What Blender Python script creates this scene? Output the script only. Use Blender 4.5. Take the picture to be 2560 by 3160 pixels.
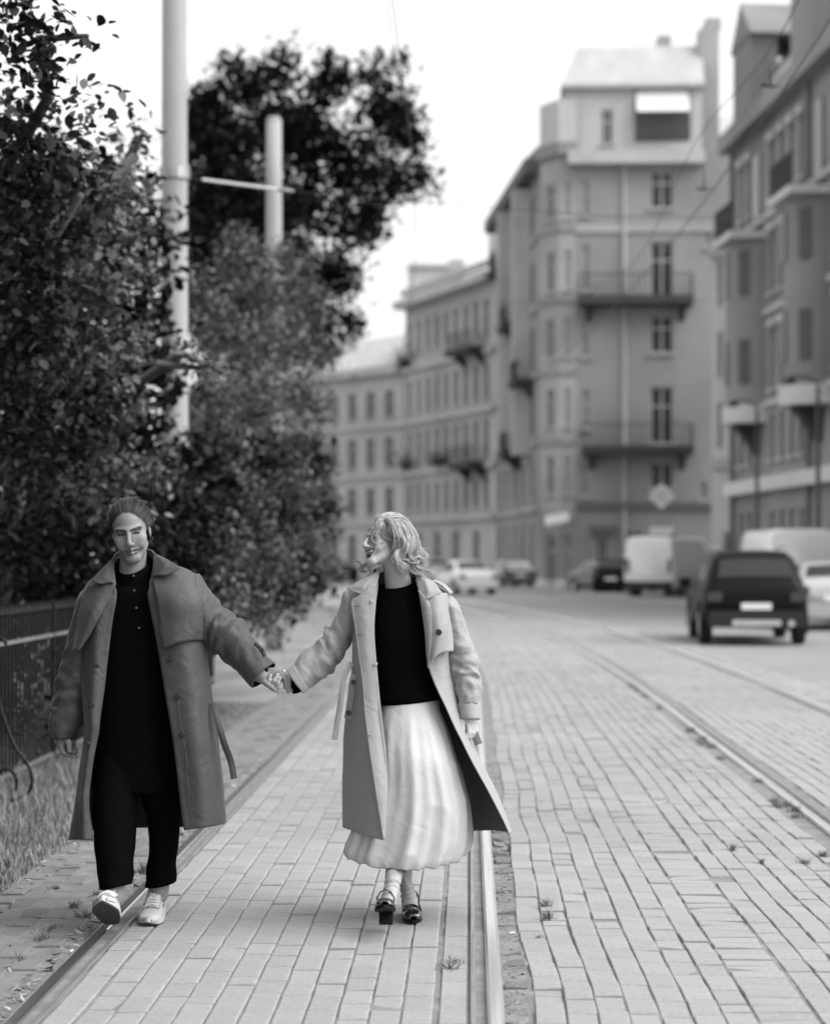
import bpy, math, random
import numpy as np
from mathutils import Vector, Matrix, noise as mnoise

for o in list(bpy.data.objects):
    bpy.data.objects.remove(o, do_unlink=True)
SC = bpy.context.scene
COL = SC.collection
RAD = math.radians

# ------------------------------------------------------------------ camera
H_CAM, F_PX = 1.521, 5700.0
PX0, PY0 = 1450.0, 1722.0            # where the tracks vanish in the photograph
cam_d = bpy.data.cameras.new("camera")
cam = bpy.data.objects.new("camera", cam_d)
COL.objects.link(cam)
cam.location = (0, 0, H_CAM)
cam.rotation_euler = (RAD(90), 0, 0)
cam_d.sensor_fit = 'HORIZONTAL'
cam_d.sensor_width = 36.0
cam_d.lens = 36.0 * F_PX / 2560.0
cam_d.shift_x = -(PX0 - 1280.0) / 2560.0
cam_d.shift_y = (PY0 - 1580.0) / 2560.0
cam_d.clip_start = 0.1
cam_d.clip_end = 3000
cam_d.dof.use_dof = True
cam_d.dof.focus_distance = 7.62
cam_d.dof.aperture_fstop = 2.15
SC.camera = cam

# ------------------------------------------------------------------ sky and sun (overcast, light from the right)
SUN_AZ, SUN_EL = 106.0, 44.0           # azimuth to the right of +Y, elevation
world = bpy.data.worlds.new("World")
SC.world = world
world.use_nodes = True
wn, wl = world.node_tree.nodes, world.node_tree.links
wn.clear()
w_out = wn.new('ShaderNodeOutputWorld')
w_bg = wn.new('ShaderNodeBackground')
w_sky = wn.new('ShaderNodeTexSky')
w_sky.sky_type = 'NISHITA'
w_sky.sun_disc = False
w_sky.sun_elevation = RAD(SUN_EL)
w_sky.sun_rotation = RAD(SUN_AZ)
w_sky.dust_density = 6.0
w_sky.air_density = 1.5
w_bw = wn.new('ShaderNodeRGBToBW')
w_mix = wn.new('ShaderNodeMix')
w_mix.data_type = 'FLOAT'
w_mix.inputs[0].default_value = 0.65   # cloud cover evens the clear sky out
w_mix.inputs[3].default_value = 10.0
wl.new(w_sky.outputs[0], w_bw.inputs[0])
wl.new(w_bw.outputs[0], w_mix.inputs[2])
wl.new(w_mix.outputs[0], w_bg.inputs[0])
w_bg.inputs[1].default_value = 0.055
wl.new(w_bg.outputs[0], w_out.inputs[0])

sun_d = bpy.data.lights.new("sun", 'SUN')
sun_d.energy = 1.5
sun_d.angle = RAD(60)
sun_d.color = (1, 1, 1)
sun = bpy.data.objects.new("sun", sun_d)
COL.objects.link(sun)
_sd = Vector((math.sin(RAD(SUN_AZ)) * math.cos(RAD(SUN_EL)), math.cos(RAD(SUN_AZ)) * math.cos(RAD(SUN_EL)), math.sin(RAD(SUN_EL))))
sun.rotation_euler = _sd.to_track_quat('Z', 'Y').to_euler()
sun.location = _sd * 60

vs = SC.view_settings
vs.view_transform = 'Standard'
vs.look = 'None'
vs.exposure = 1.5
vs.gamma = 1.0
SC.cycles.max_bounces = 6
SC.cycles.diffuse_bounces = 3
SC.cycles.glossy_bounces = 3
SC.cycles.transparent_max_bounces = 6
SC.cycles.use_denoising = True
SC.cycles.caustics_reflective = False
SC.cycles.caustics_refractive = False

# ------------------------------------------------------------------ helpers
def P(x, y, d):
    """photograph pixel at depth d -> world point"""
    return Vector(((x - PX0) / F_PX * d, d, H_CAM - (y - PY0) / F_PX * d))

_mats = {}
def mat(name, v, rough=0.75, var=0.12, scale=6.0, bump=0.0, bscale=40.0, spec=0.5, metal=0.0, rnd=0.0,
        attr=None, detail=4.0, stretch=None, coat=0.0, sheen=0.0, trans=0.0, stain=0.0, stain_scale=0.7, crease=0.0, cscale=9.0):
    """grey procedural material: base value v, noise variation, optional fine relief"""
    if name in _mats:
        return _mats[name]
    m = bpy.data.materials.new(name)
    m.use_nodes = True
    n, l = m.node_tree.nodes, m.node_tree.links
    b = n['Principled BSDF']
    b.inputs['Roughness'].default_value = rough
    b.inputs['Metallic'].default_value = metal
    b.inputs['Specular IOR Level'].default_value = spec
    if coat: b.inputs['Coat Weight'].default_value = coat
    if sheen:
        b.inputs['Sheen Weight'].default_value = sheen
        b.inputs['Sheen Roughness'].default_value = 0.4
    if trans: b.inputs['Transmission Weight'].default_value = trans
    tc = n.new('ShaderNodeTexCoord')
    src = tc.outputs['Object']
    if stretch:
        mp = n.new('ShaderNodeMapping')
        mp.inputs['Scale'].default_value = stretch
        l.new(src, mp.inputs[0]); src = mp.outputs[0]
    nz = n.new('ShaderNodeTexNoise')
    nz.inputs['Scale'].default_value = scale
    nz.inputs['Detail'].default_value = detail
    l.new(src, nz.inputs['Vector'])
    mr = n.new('ShaderNodeMapRange')
    mr.inputs[1].default_value = 0.25; mr.inputs[2].default_value = 0.75
    mr.inputs[3].default_value = v * (1 - var); mr.inputs[4].default_value = v * (1 + var)
    l.new(nz.outputs[0], mr.inputs[0])
    val = mr.outputs[0]
    def mul(a, sock_b):
        mm = n.new('ShaderNodeMath'); mm.operation = 'MULTIPLY'
        l.new(a, mm.inputs[0]); l.new(sock_b, mm.inputs[1]); return mm.outputs[0]
    if stain:
        ns = n.new('ShaderNodeTexNoise'); ns.inputs['Scale'].default_value = stain_scale; ns.inputs['Detail'].default_value = 6
        l.new(tc.outputs['Object'], ns.inputs['Vector'])
        ms = n.new('ShaderNodeMapRange'); ms.inputs[1].default_value = 0.35; ms.inputs[2].default_value = 0.65
        ms.inputs[3].default_value = 1 - stain; ms.inputs[4].default_value = 1.0
        l.new(ns.outputs[0], ms.inputs[0]); val = mul(val, ms.outputs[0])
    if rnd:
        if attr:
            at = n.new('ShaderNodeAttribute'); at.attribute_name = attr; rs = at.outputs['Fac']
        else:
            oi = n.new('ShaderNodeObjectInfo'); rs = oi.outputs['Random']
        m2 = n.new('ShaderNodeMapRange'); m2.inputs[3].default_value = 1 - rnd; m2.inputs[4].default_value = 1 + rnd
        l.new(rs, m2.inputs[0]); val = mul(val, m2.outputs[0])
    elif attr:
        at = n.new('ShaderNodeAttribute'); at.attribute_name = attr
        val = mul(val, at.outputs['Fac'])
    cmb = n.new('ShaderNodeCombineColor')
    for i in range(3): l.new(val, cmb.inputs[i])
    l.new(cmb.outputs[0], b.inputs['Base Color'])
    if bump:
        nb = n.new('ShaderNodeTexNoise'); nb.inputs['Scale'].default_value = bscale; nb.inputs['Detail'].default_value = 5
        l.new(src, nb.inputs['Vector'])
        bp = n.new('ShaderNodeBump'); bp.inputs['Strength'].default_value = bump; bp.inputs['Distance'].default_value = 0.01
        l.new(nb.outputs[0], bp.inputs['Height']); l.new(bp.outputs[0], b.inputs['Normal'])
        if crease:
            nc = n.new('ShaderNodeTexNoise'); nc.inputs['Scale'].default_value = cscale; nc.inputs['Detail'].default_value = 3; nc.inputs['Distortion'].default_value = 1.6
            l.new(src, nc.inputs['Vector'])
            bc = n.new('ShaderNodeBump'); bc.inputs['Strength'].default_value = crease; bc.inputs['Distance'].default_value = 0.03
            l.new(nc.outputs[0], bc.inputs['Height']); l.new(bc.outputs[0], bp.inputs['Normal'])
    _mats[name] = m
    return m

class MB:
    """collects geometry; build() links it as one mesh object"""
    def __init__(s): s.v = []; s.f = []; s.att = []
    def add(s, vs_, fs):
        o = len(s.v); s.v.extend([tuple(p) for p in vs_]); s.f.extend([tuple(i + o for i in f) for f in fs]); return s
    def box(s, x0, x1, y0, y1, z0, z1):
        return s.add([(x0,y0,z0),(x1,y0,z0),(x1,y1,z0),(x0,y1,z0),(x0,y0,z1),(x1,y0,z1),(x1,y1,z1),(x0,y1,z1)],
                     [(0,3,2,1),(4,5,6,7),(0,1,5,4),(1,2,6,5),(2,3,7,6),(3,0,4,7)])
    def obox(s, c, ax, ay, az):
        c, ax, ay, az = Vector(c), Vector(ax), Vector(ay), Vector(az)
        p = [c + sx*ax + sy*ay + sz*az for sz in (-1,1) for sx, sy in ((-1,-1),(1,-1),(1,1),(-1,1))]
        return s.add(p, [(0,3,2,1),(4,5,6,7),(0,1,5,4),(1,2,6,5),(2,3,7,6),(3,0,4,7)])
    def tube(s, pts, r, n=8, cap=True, flat=None):
        pts = [Vector(p) for p in pts]; m = len(pts)
        rr = r if isinstance(r, (list, tuple)) else [r] * m
        up = None; rings = []
        for i in range(m):
            t = (pts[min(i+1, m-1)] - pts[max(i-1, 0)])
            t = t.normalized() if t.length > 1e-9 else Vector((0,0,1))
            if up is None:
                up = Vector((0,0,1)) if abs(t.z) < .9 else Vector((1,0,0))
            a = t.cross(up)
            if a.length < 1e-6: a = t.orthogonal()
            a.normalize(); b = a.cross(t).normalized(); up = b
            rings.append([pts[i] + rr[i]*(math.cos(2*math.pi*k/n)*a + math.sin(2*math.pi*k/n)*b*(flat or 1)) for k in range(n)])
        o = len(s.v)
        for g in rings: s.v.extend([tuple(p) for p in g])
        for i in range(m-1):
            for k in range(n):
                k2 = (k+1) % n
                s.f.append((o+i*n+k, o+i*n+k2, o+(i+1)*n+k2, o+(i+1)*n+k))
        if cap:
            s.f.append(tuple(o+k for k in reversed(range(n))))
            s.f.append(tuple(o+(m-1)*n+k for k in range(n)))
        return s
    def prism(s, poly, ext):
        """poly: 3D points; ext: extrusion vector"""
        n = len(poly); e = Vector(ext)
        a = [Vector(p) for p in poly]; b = [p + e for p in a]
        return s.add(a + b, [tuple(reversed(range(n))), tuple(range(n, 2*n))] + [(i, (i+1) % n, n+(i+1) % n, n+i) for i in range(n)])
    def grid(s, rows, close_u=False):
        m, n = len(rows), len(rows[0]); o = len(s.v)
        for r in rows: s.v.extend([tuple(p) for p in r])
        for i in range(m-1):
            for k in range(n if close_u else n-1):
                k2 = (k+1) % n
                s.f.append((o+i*n+k, o+i*n+k2, o+(i+1)*n+k2, o+(i+1)*n+k))
        return s
    def mesh(s, name, material=None, smooth=False):
        me = bpy.data.meshes.new(name)
        me.from_pydata([tuple(p) for p in s.v], [], s.f)
        if material: me.materials.append(material)
        if smooth: me.polygons.foreach_set('use_smooth', [True]*len(me.polygons))
        me.update(); return me
    def build(s, name, material, parent=None, smooth=False, off=None):
        if off is not None:
            o = Vector(off); s.v = [(p[0]-o.x, p[1]-o.y, p[2]-o.z) for p in s.v]
        return link(name, s.mesh(name, material, smooth), parent)

def link(name, data, parent=None, loc=None):
    o = bpy.data.objects.new(name, data); COL.objects.link(o)
    if parent is not None: o.parent = parent
    if loc is not None: o.location = loc
    return o
def empty(name, loc=(0,0,0), rz=0.0):
    o = link(name, None); o.location = loc; o.rotation_euler = (0,0,rz); o.empty_display_size = .2
    return o
def tag(o, label=None, cat=None, group=None, kind=None):
    if label: o['label'] = label
    if cat: o['category'] = cat
    if group: o['group'] = group
    if kind: o['kind'] = kind
    return o
def mesh_np(name, V, Fc, material=None, smooth=True):
    me = bpy.data.meshes.new(name)
    V = np.asarray(V, np.float32); Fc = np.asarray(Fc, np.int32)
    k = Fc.shape[1]
    me.vertices.add(len(V)); me.vertices.foreach_set('co', V.ravel())
    me.loops.add(Fc.size); me.loops.foreach_set('vertex_index', Fc.ravel())
    me.polygons.add(len(Fc)); me.polygons.foreach_set('loop_start', np.arange(0, Fc.size, k, dtype=np.int32))
    if material: me.materials.append(material)
    me.polygons.foreach_set('use_smooth', np.full(len(Fc), bool(smooth)))
    me.update(calc_edges=True); me.validate()
    return me
def cr(pts, n):
    """Catmull-Rom resample of a polyline (list of equal-length tuples) to n points, uniform in arc length"""
    A = np.array([tuple(p) for p in pts], float)
    if len(A) == 2:
        t = np.linspace(0,1,n)[:,None]; return A[0]*(1-t)+A[1]*t
    E = np.vstack([2*A[0]-A[1], A, 2*A[-1]-A[-2]])
    out = []
    for i in range(1, len(E)-2):
        t = np.linspace(0,1,16,endpoint=False)[:,None]
        p0,p1,p2,p3 = E[i-1],E[i],E[i+1],E[i+2]
        out.append(.5*((2*p1)+(-p0+p2)*t+(2*p0-5*p1+4*p2-p3)*t**2+(-p0+3*p1-3*p2+p3)*t**3))
    out.append(A[-1:]); Q = np.vstack(out)
    L = np.concatenate([[0], np.cumsum(np.linalg.norm(np.diff(Q,axis=0),axis=1))])
    u = np.linspace(0, L[-1], n)
    return np.stack([np.interp(u, L, Q[:,k]) for k in range(Q.shape[1])], 1)
# ------------------------------------------------------------------ the track curve: straight, then bending to the left
S0, R_TR, S1 = 19.5, 285.0, 118.0
_cs = [(0.0, 0.0, 0.0)]
_ds = 0.25
_x = _y = 0.0
_CT = []
for _i in range(int(400/_ds)):
    s_ = _i*_ds
    ph = 0.0 if s_ < S0 else min((s_-S0)/R_TR, (S1-S0)/R_TR)
    _CT.append((_x, _y, ph))
    _x += -math.sin(ph)*_ds; _y += math.cos(ph)*_ds
_CTA = np.array(_CT)
def C(u, s, z=0.0):
    i = min(max(s/_ds, 0), len(_CT)-2); k = int(i); f = i-k
    a, b = _CT[k], _CT[k+1]
    x, y, ph = (a[j]*(1-f)+b[j]*f for j in range(3))
    if s < 0: y = s
    return Vector((x + u*math.cos(ph), y + u*math.sin(ph), z))
def head(s):
    return _CT[int(min(max(s/_ds,0),len(_CT)-2))][2]

rng = random.Random(7)
def heave(u, s):
    """the settled, heaved surface of the paving"""
    a = mnoise.noise(Vector((u*0.55, s*0.34, 3.1)))*0.020 + mnoise.noise(Vector((u*1.3, s*1.1, 9.4)))*0.008
    k = 1.0 if u > 0.1 else 0.35
    return a*k

M_BED   = mat('sand_bed', 0.19, .95, .30, 9, bump=.6, bscale=60)
M_SOIL  = mat('dark_soil', 0.04, .95, .5, 14, bump=1.0, bscale=70)
M_BRICK = mat('paver', 0.30, .82, .13, 34, bump=.5, bscale=160, rnd=.06)
M_BRICKM= mat('paver_mass', 0.30, .82, .13, 34, bump=.5, bscale=160, rnd=.06, attr='tone', stain=.14, stain_scale=.5)
M_BRICKO= mat('paver_old', 0.17, .85, .14, 24, bump=.45, bscale=180, rnd=.16)
M_BRICKOM= mat('paver_old_mass', 0.17, .85, .14, 24, bump=.45, bscale=180, rnd=.16, attr='tone')
M_ROAD  = mat('asphalt', 0.25, .9, .10, 1.3, bump=.3, bscale=200, stain=.12, stain_scale=.25)
M_RAIL  = mat('rail_steel_worn', 0.95, .36, .12, 3, metal=1.0, stretch=(18,.6,18))
M_RAILP = mat('rail_steel_polished', 0.90, .27, .15, 3, metal=1.0, stretch=(18,.6,18))
M_RAILD = mat('rail_steel_dull', 0.42, .36, .25, 8, metal=.7, stretch=(10,.7,10), bump=.15, bscale=60)
M_VERGE = mat('dry_verge_ground', 0.22, .95, .25, 2.0, bump=.6, bscale=40, stain=.3, stain_scale=.6)
M_GRASS = mat('dry_grass', 0.19, .7, .15, 3, rnd=.45, attr='tone', spec=.3)
M_LITTER= mat('leaf_litter', 0.22, .8, .3, 20, rnd=.6, attr='tone')

# the ground: one sheet out to the horizon (asphalt of the street)
g = MB()
g.add([(-900,-30,-.045),(900,-30,-.045),(900,1500,-.045),(-900,1500,-.045)], [(0,1,2,3)])
tag(g.build('ground', M_VERGE), kind='structure')
def ribbon(name, us, s0, s1, z, m, step=1.0, zf=None, kind='structure'):
    b = MB(); rows = []; s = s0
    while s < s1+1e-6:
        rows.append([C(u, s, z + (zf(u, s) if zf else 0)) for u in us]); s += step
    b.grid(rows)
    return tag(b.build(name, m, smooth=True), kind=kind)
ribbon('road', [4.17, 5, 6.5, 8.6, 9.2], -4, 330, -.02, M_ROAD)
ribbon('track_bed', [-2.13,-1.6,-1.0,-.4,.02,.12,.6,1.1,1.6,2.0,2.6,3.2,3.4,4.2], 3, 330, -.0062, M_BED, .25, heave)
ribbon('verge', [-9.0,-6,-4,-3,-2.5,-2.12], 3, 330, -.018, M_VERGE, 1.0)
# pavement with kerb on the far right
kb = MB(); rows = []
s = 0
while s <= 200:
    rows.append([C(9.2,s,-.03), C(9.2,s,.10), C(9.23,s,.115), C(9.36,s,.115)]); s += 2
kb.grid(rows)
tag(kb.build('kerb', mat('granite_kerb', .30, .8, .2, 5, bump=.2, bscale=50)), kind='structure')
ribbon('pavement', [9.365, 12, 40], 0, 330, .112, mat('pavement_asphalt', .22, .9, .12, 2, bump=.2, bscale=120, stain=.2), 2)

# --- one brick: slightly rounded top edges (18 triangles)
def brick_mesh(name, m, lx, ly, lz=.06, ch=.004):
    b = MB(); x, y = lx/2, ly/2
    b.add([(-x,-y,-lz),(x,-y,-lz),(x,y,-lz),(-x,y,-lz), (-x,-y,-ch),(x,-y,-ch),(x,y,-ch),(-x,y,-ch),
           (-x+ch,-y+ch,0),(x-ch,-y+ch,0),(x-ch,y-ch,0),(-x+ch,y-ch,0)],
          [(0,1,5,4),(1,2,6,5),(2,3,7,6),(3,0,4,7),(4,5,9,8),(5,6,10,9),(6,7,11,10),(7,4,8,11),(8,9,10,11)])
    return b.mesh(name, m)
_BV = np.array([(sx,sy) for sx,sy in ((-1,-1),(1,-1),(1,1),(-1,1))], float)
def paving(name, rows, s0, s1, m_obj, m_mass, wav, label=None, zbase=0.0, jit=1.0, keep=300):
    """rows: list of (u_centre, width, length, rotated?)  -> paving > brick (the largest in view) + far bricks as one part"""
    root = tag(empty(name, (0,0,0)), kind='structure')
    cells = []
    for ri, (uc, w, ln) in enumerate(rows):
        s = s0 - rng.random()*ln
        while s < s1:
            L = ln if rng.random() > .06 else ln*.5
            sc = s + L/2
            du = wav(uc, sc)
            p = C(uc+du, sc)
            # keep only what the frame can show (with a margin)
            x = PX0 + p.x/max(p.y,.5)*F_PX; y = PY0 + H_CAM/max(p.y,.5)*F_PX
            tilt = rng.gauss(0,.017*jit); tilt2 = rng.gauss(0,.012*jit)
            z = zbase + heave(uc, sc) + rng.gauss(0,.0020*jit)
            yaw = head(sc) + (wav(uc, sc-.1)-wav(uc, sc+.1))/.2 + rng.gauss(0,.008*jit)
            slope = (heave(uc,sc+.1)-heave(uc,sc-.1))/.2
            cells.append((p.x,p.y,z,w,L-.005-rng.random()*.005,yaw,tilt+slope,tilt2, -80 < x < 2640 and y < 3300, p.y, rng.random()))
            s += L
    vis = sorted([c for c in cells if c[8]], key=lambda c: c[9])
    near, far = vis[:keep], vis[keep:]+[c for c in cells if not c[8]]
    cache = {}
    for c in near:
        key = (round(c[3],3), round(c[4],3))
        if key not in cache: cache[key] = brick_mesh('brick', m_obj, key[0], key[1])
        o = link('brick', cache[key], root, (c[0],c[1],c[2]))
        o.rotation_euler = (c[6], c[7], c[5])
    n = len(far)
    if n:
        A = np.array([c[:8] for c in far]); tone = np.array([c[10] for c in far], np.float32)
        x, y = A[:,3]/2, A[:,4]/2; ch = .004; lz = .05
        L = np.zeros((n,12,3))
        for k,(sx,sy) in enumerate(_BV):
            for lev,(zz,ins) in enumerate(((-lz,0),(-ch,0),(0,ch))):
                L[:,lev*4+k,0] = sx*(x-ins); L[:,lev*4+k,1] = sy*(y-ins); L[:,lev*4+k,2] = zz
        L[:,:,2] += L[:,:,1]*A[:,6][:,None] - L[:,:,0]*A[:,7][:,None]
        cy, sy_ = np.cos(A[:,5])[:,None], np.sin(A[:,5])[:,None]
        X = L[:,:,0]*cy - L[:,:,1]*sy_; Y = L[:,:,0]*sy_ + L[:,:,1]*cy
        V = np.stack([X+A[:,0][:,None], Y+A[:,1][:,None], L[:,:,2]+A[:,2][:,None]], 2).reshape(-1,3)
        fb = np.array([(0,1,5,4),(1,2,6,5),(2,3,7,6),(3,0,4,7),(4,5,9,8),(5,6,10,9),(6,7,11,10),(7,4,8,11),(8,9,10,11)])
        Fq = (fb[None]+(np.arange(n)*12)[:,None,None]).reshape(-1,4)
        me = mesh_np('far_bricks', V, Fq, m_mass, smooth=False)
        at = me.attributes.new('tone','FLOAT','POINT'); at.data.foreach_set('value', np.repeat(tone,12))
        tag(link('far_bricks', me, root), kind='stuff')
    return root
def rows_between(u0, u1, w=.0945, gap=.0060, ln=.2):
    n = max(1, int((u1-u0+gap)/(w+gap))); pitch = (u1-u0)/n
    return [(u0+pitch*(i+.5), pitch-gap, ln) for i in range(n)]
calm = lambda u, s: mnoise.noise(Vector((u*2, s*.6, 1)))*.004
def wavy(u, s):
    k = math.exp(-max(u-.2,0)/.55)
    return (.010*math.sin(s*2.05+.9)+.006*math.sin(s*3.6+2+u*2))*k + mnoise.noise(Vector((u*1.5, s*.8, 4)))*.008
def wavl(u, s):
    return mnoise.noise(Vector((u*2.5, s*1.2, 14)))*.016
S_END = 58.0
paving('paving_between_rails', [(-1.352,.094,.2)] + rows_between(-1.295,-.125) + [(-.058,.092,.2)], 5.5, S_END, M_BRICK, M_BRICKM, calm)
_rr = rows_between(.205,.94) + [(1.043,.192,.1)] + rows_between(1.15,1.87)
paving('paving_between_tracks', _rr, 5.5, S_END, M_BRICK, M_BRICKM, wavy, jit=1.3)
paving('paving_in_second_track', rows_between(2.18,3.40), 5.5, S_END, M_BRICK, M_BRICKM, calm)
paving('paving_beside_second_track', rows_between(3.64,4.15), 5.5, S_END, M_BRICK, M_BRICKM, calm, keep=120)
paving('paving_beside_verge', rows_between(-2.12,-1.60), 5.5, S_END, M_BRICKO, M_BRICKOM, wavl, zbase=-.004, jit=2.4)
# past the last single bricks the same paving goes on as a sheet
ribbon('far_paving', [-2.12,-1,0,1,2,3,4.17], S_END, 330, .0, mat('far_paver', .29,.85,.12,3), 2)

# --- four grooved tram rails
def rail(u_gauge, side, label, s1=150, name='tram_rail', mh=None):
    """side=-1: left rail of its track (head on the left, groove towards the middle), +1: right rail"""
    root = tag(empty(name, C(u_gauge, 6)), label, 'rail', 'grooved tram rails set in the paving')
    off = root.location
    top = .013
    q = -side    # direction of the groove as seen from the gauge face
    prof_h = [(-.056,-.05),(-.056,top-.010),(-.052,top-.003),(-.044,top),(-.010,top+.001),(-.003,top-.003),(0,top-.010),(.004,-.034)]
    prof_g = [(.004,-.034),(.032,-.034),(.036,-.012),(.040,top-.008),(.044,top-.004),(.055,top-.004),(.058,top-.009),(.058,-.05)]
    ss = [4.0]
    while ss[-1] < s1: ss.append(ss[-1] + (.5 if ss[-1] < 60 else 2))
    for nm, pr, mm in (('rail_head', prof_h, mh or M_RAIL), ('guard_flange', prof_g, M_RAILD)):
        b = MB()
        b.grid([[C(u_gauge + q*x, s, z) for x, z in pr] for s in ss])
        b.build(nm, mm, root, smooth=False, off=off)
    return root
rail(-1.466,-1,'shiny grooved tram rail beside the grass verge, under the man in the dark coat', mh=M_RAILP)
rail(.058,1,'bright worn tram rail running straight behind the woman in the light coat')
rail(2.035,-1,'grooved tram rail of the second track, nearer the couple, curving away to the left')
rail(3.559,1,'far tram rail of the second track, nearest the parked cars')

# --- debris strips beside the rails: soil, litter, broken pavers
def strip(name, u0, u1, s0, s1, zb, amp, label):
    b = MB(); s = s0; rows = []
    while s < s1:
        rows.append([C(u0+(u1-u0)*k/4, s, zb + amp*mnoise.noise(Vector((u0*9+k*3.1, s*11, 2)))+.4*amp*mnoise.noise(Vector((k*5.3, s*37, 7)))) for k in range(5)])
        s += .03 if s < 14 else .1
    b.grid(rows)
    return tag(b.build(name, M_SOIL, smooth=True), label, 'soil', kind='stuff')
strip('soil_strip', -1.615,-1.52, 5, 40, -.018, .014, 'dark soil along the outer side of the left rail')
strip('soil_strip', .112,.212, 5, 40, -.016, .013, 'dark soil and grit along the middle rail')
strip('soil_strip', 1.875,1.982, 5, 45, -.020, .016, 'dark soil along the nearer rail of the second track')
strip('soil_strip', 2.10,2.18, 5, 45, -.020, .012, 'dark soil inside the second track')

def litter(name, n, area, label, size=(.006,.03), seed=1):
    r = random.Random(seed); V=[];Fc=[];T=[]
    for i in range(n):
        u, s, z = area(r)
        c = C(u, s, z); a = r.random()*6.28; ln = r.uniform(*size)*(.6+.8*r.random()); wd = ln*r.uniform(.12,.4)
        t = Vector((math.cos(a),math.sin(a),r.uniform(-.3,.5))).normalized()*ln; w = Vector((-math.sin(a),math.cos(a),r.uniform(-.4,.4)))*wd
        o = len(V); V += [c-t-w*.3, c-t+w*.3, c+w, c+t, c-w]; Fc.append((o,o+1,o+2,o+3,o+4)); T += [r.random()]*5
    b = MB(); b.v = [tuple(p) for p in V]; b.f = Fc
    me = b.mesh(name, M_LITTER); at = me.attributes.new('tone','FLOAT','POINT'); at.data.foreach_set('value', T)
    return tag(link(name, me), label, 'litter', kind='stuff')
def near_s(r, a=5.8, b=14): return a + (b-a)*r.random()**1.8
litter('leaf_litter', 900, lambda r: (r.uniform(-1.61,-1.53), near_s(r), r.uniform(-.012,.006)), 'dead grass bits in the gap beside the left rail', seed=2)
litter('leaf_litter', 1100, lambda r: (r.gauss(.15,.022), near_s(r), r.uniform(-.012,.004)), 'dead grass bits beside the middle rail', (.004,.016), seed=3)
litter('leaf_litter', 900, lambda r: (-1.6-.104*r.randint(0,5)+r.gauss(0,.006), near_s(r,5.8,16), r.uniform(-.01,.006)), 'dry stalks caught in the joints of the old pavers', (.006,.022), seed=4)
litter('leaf_litter', 500, lambda r: (-2.1+r.gauss(0,.06), near_s(r,6,16), r.uniform(-.002,.02)), 'dry stalks along the grass edge', (.006,.03), seed=5)

# broken, tilted pavers between the middle rail and the wavy rows
for i in range(16):
    s = 6.1 + i*.27 + rng.uniform(-.06,.06)
    b = MB(); w, l = rng.uniform(.035,.045), rng.uniform(.06,.10)
    poly = [(-w,-l,0),(w*.9,-l*.9,0),(w,l*.7,0),(w*.3,l,0),(-w*.9,l*.85,0)]
    b.prism([Vector(p) for p in poly], (0,0,-.05))
    o = b.build('broken_paver', M_BRICKO, None)
    o.location = C(.163+rng.uniform(-.006,.006), s, -.004+rng.uniform(-.008,.004))
    o.rotation_euler = (rng.gauss(0,.09), rng.gauss(0,.10), rng.gauss(0,.12))
    _w = ('nearest','second','third','fourth','fifth','sixth','seventh','eighth','ninth','tenth','eleventh','twelfth','thirteenth','fourteenth','fifteenth','farthest')[i]
    tag(o, _w+' broken paver piece from the camera in the gap right of the middle rail', 'paver', 'broken pavers beside the middle rail')
# cigarette ends
for k,(x,y) in enumerate(((1580,2884),(220,2940),(23,3118),(722,2428))):
    d = H_CAM*F_PX/(y-PY0); p = P(x,y,d); p.z = .006
    b = MB(); a = k*1.1+.2; t = Vector((math.cos(a),math.sin(a)*.6,.1))*.012
    b.tube([p-t,p+t], .004, 8)
    o = b.build('cigarette_end', mat('paper_white', .75,.8,.1,30))
    tag(o, ['cigarette end lying right of the middle rail','cigarette end beside the left rail, below the raised sneaker','cigarette end at the lower left corner beside the rail','cigarette end farther up beside the left rail'][k], 'cigarette')

# --- grass
def grass(name, n, area, label, hgt, seed, lean=.5, wid=.003):
    r = random.Random(seed); V=[];Fc=[];T=[]
    for i in range(n):
        u, s, hs = area(r)
        c = C(u, s, -.02); a = r.random()*6.283; h = hgt*hs*r.uniform(.45,1.15); ln = lean*h*r.uniform(.2,1.2)
        dx, dy = math.cos(a), math.sin(a); w = wid*r.uniform(.7,1.5)
        b2 = r.random()*6.283
        wx, wy = math.cos(b2)*w, math.sin(b2)*w
        m_ = (c.x+dx*ln*.3, c.y+dy*ln*.3, c.z+h*.6); t = (c.x+dx*ln, c.y+dy*ln, c.z+h)
        o = len(V)
        V += [(c.x-wx,c.y-wy,c.z),(c.x+wx,c.y+wy,c.z),(m_[0]+wx*.8,m_[1]+wy*.8,m_[2]),(m_[0]-wx*.8,m_[1]-wy*.8,m_[2]),t]
        Fc += [(o,o+1,o+2),(o,o+2,o+3),(o+3,o+2,o+4)]
        T += [r.random()]*5
    me = mesh_np(name, V, Fc, M_GRASS, smooth=False)
    at = me.attributes.new('tone','FLOAT','POINT'); at.data.foreach_set('value', np.array(T,np.float32))
    return tag(link(name, me), label, 'grass', kind='stuff')
def verge_area(r):
    s = 6.5 + 13*r.random()**1.25; u = -2.13 - 1.9*r.random()
    u += .07*mnoise.noise(Vector((s*1.3,0,5)))
    hs = .35 + 1.0*min(1,(-2.1-u)/.8) * (.5+.7*abs(mnoise.noise(Vector((u*2.2,s*1.4,3))))*2)
    if s > 14.5: hs *= .6
    return u, s, hs
grass('grass', 42000, verge_area, 'pale uncut grass on the verge in front of the iron fence', .15, 11)
def tufts(r):
    u,s,sp,hs = r.choice(TUFTS); return u+r.gauss(0,sp), s+r.gauss(0,sp*1.3), hs
TUFTS = []
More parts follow.
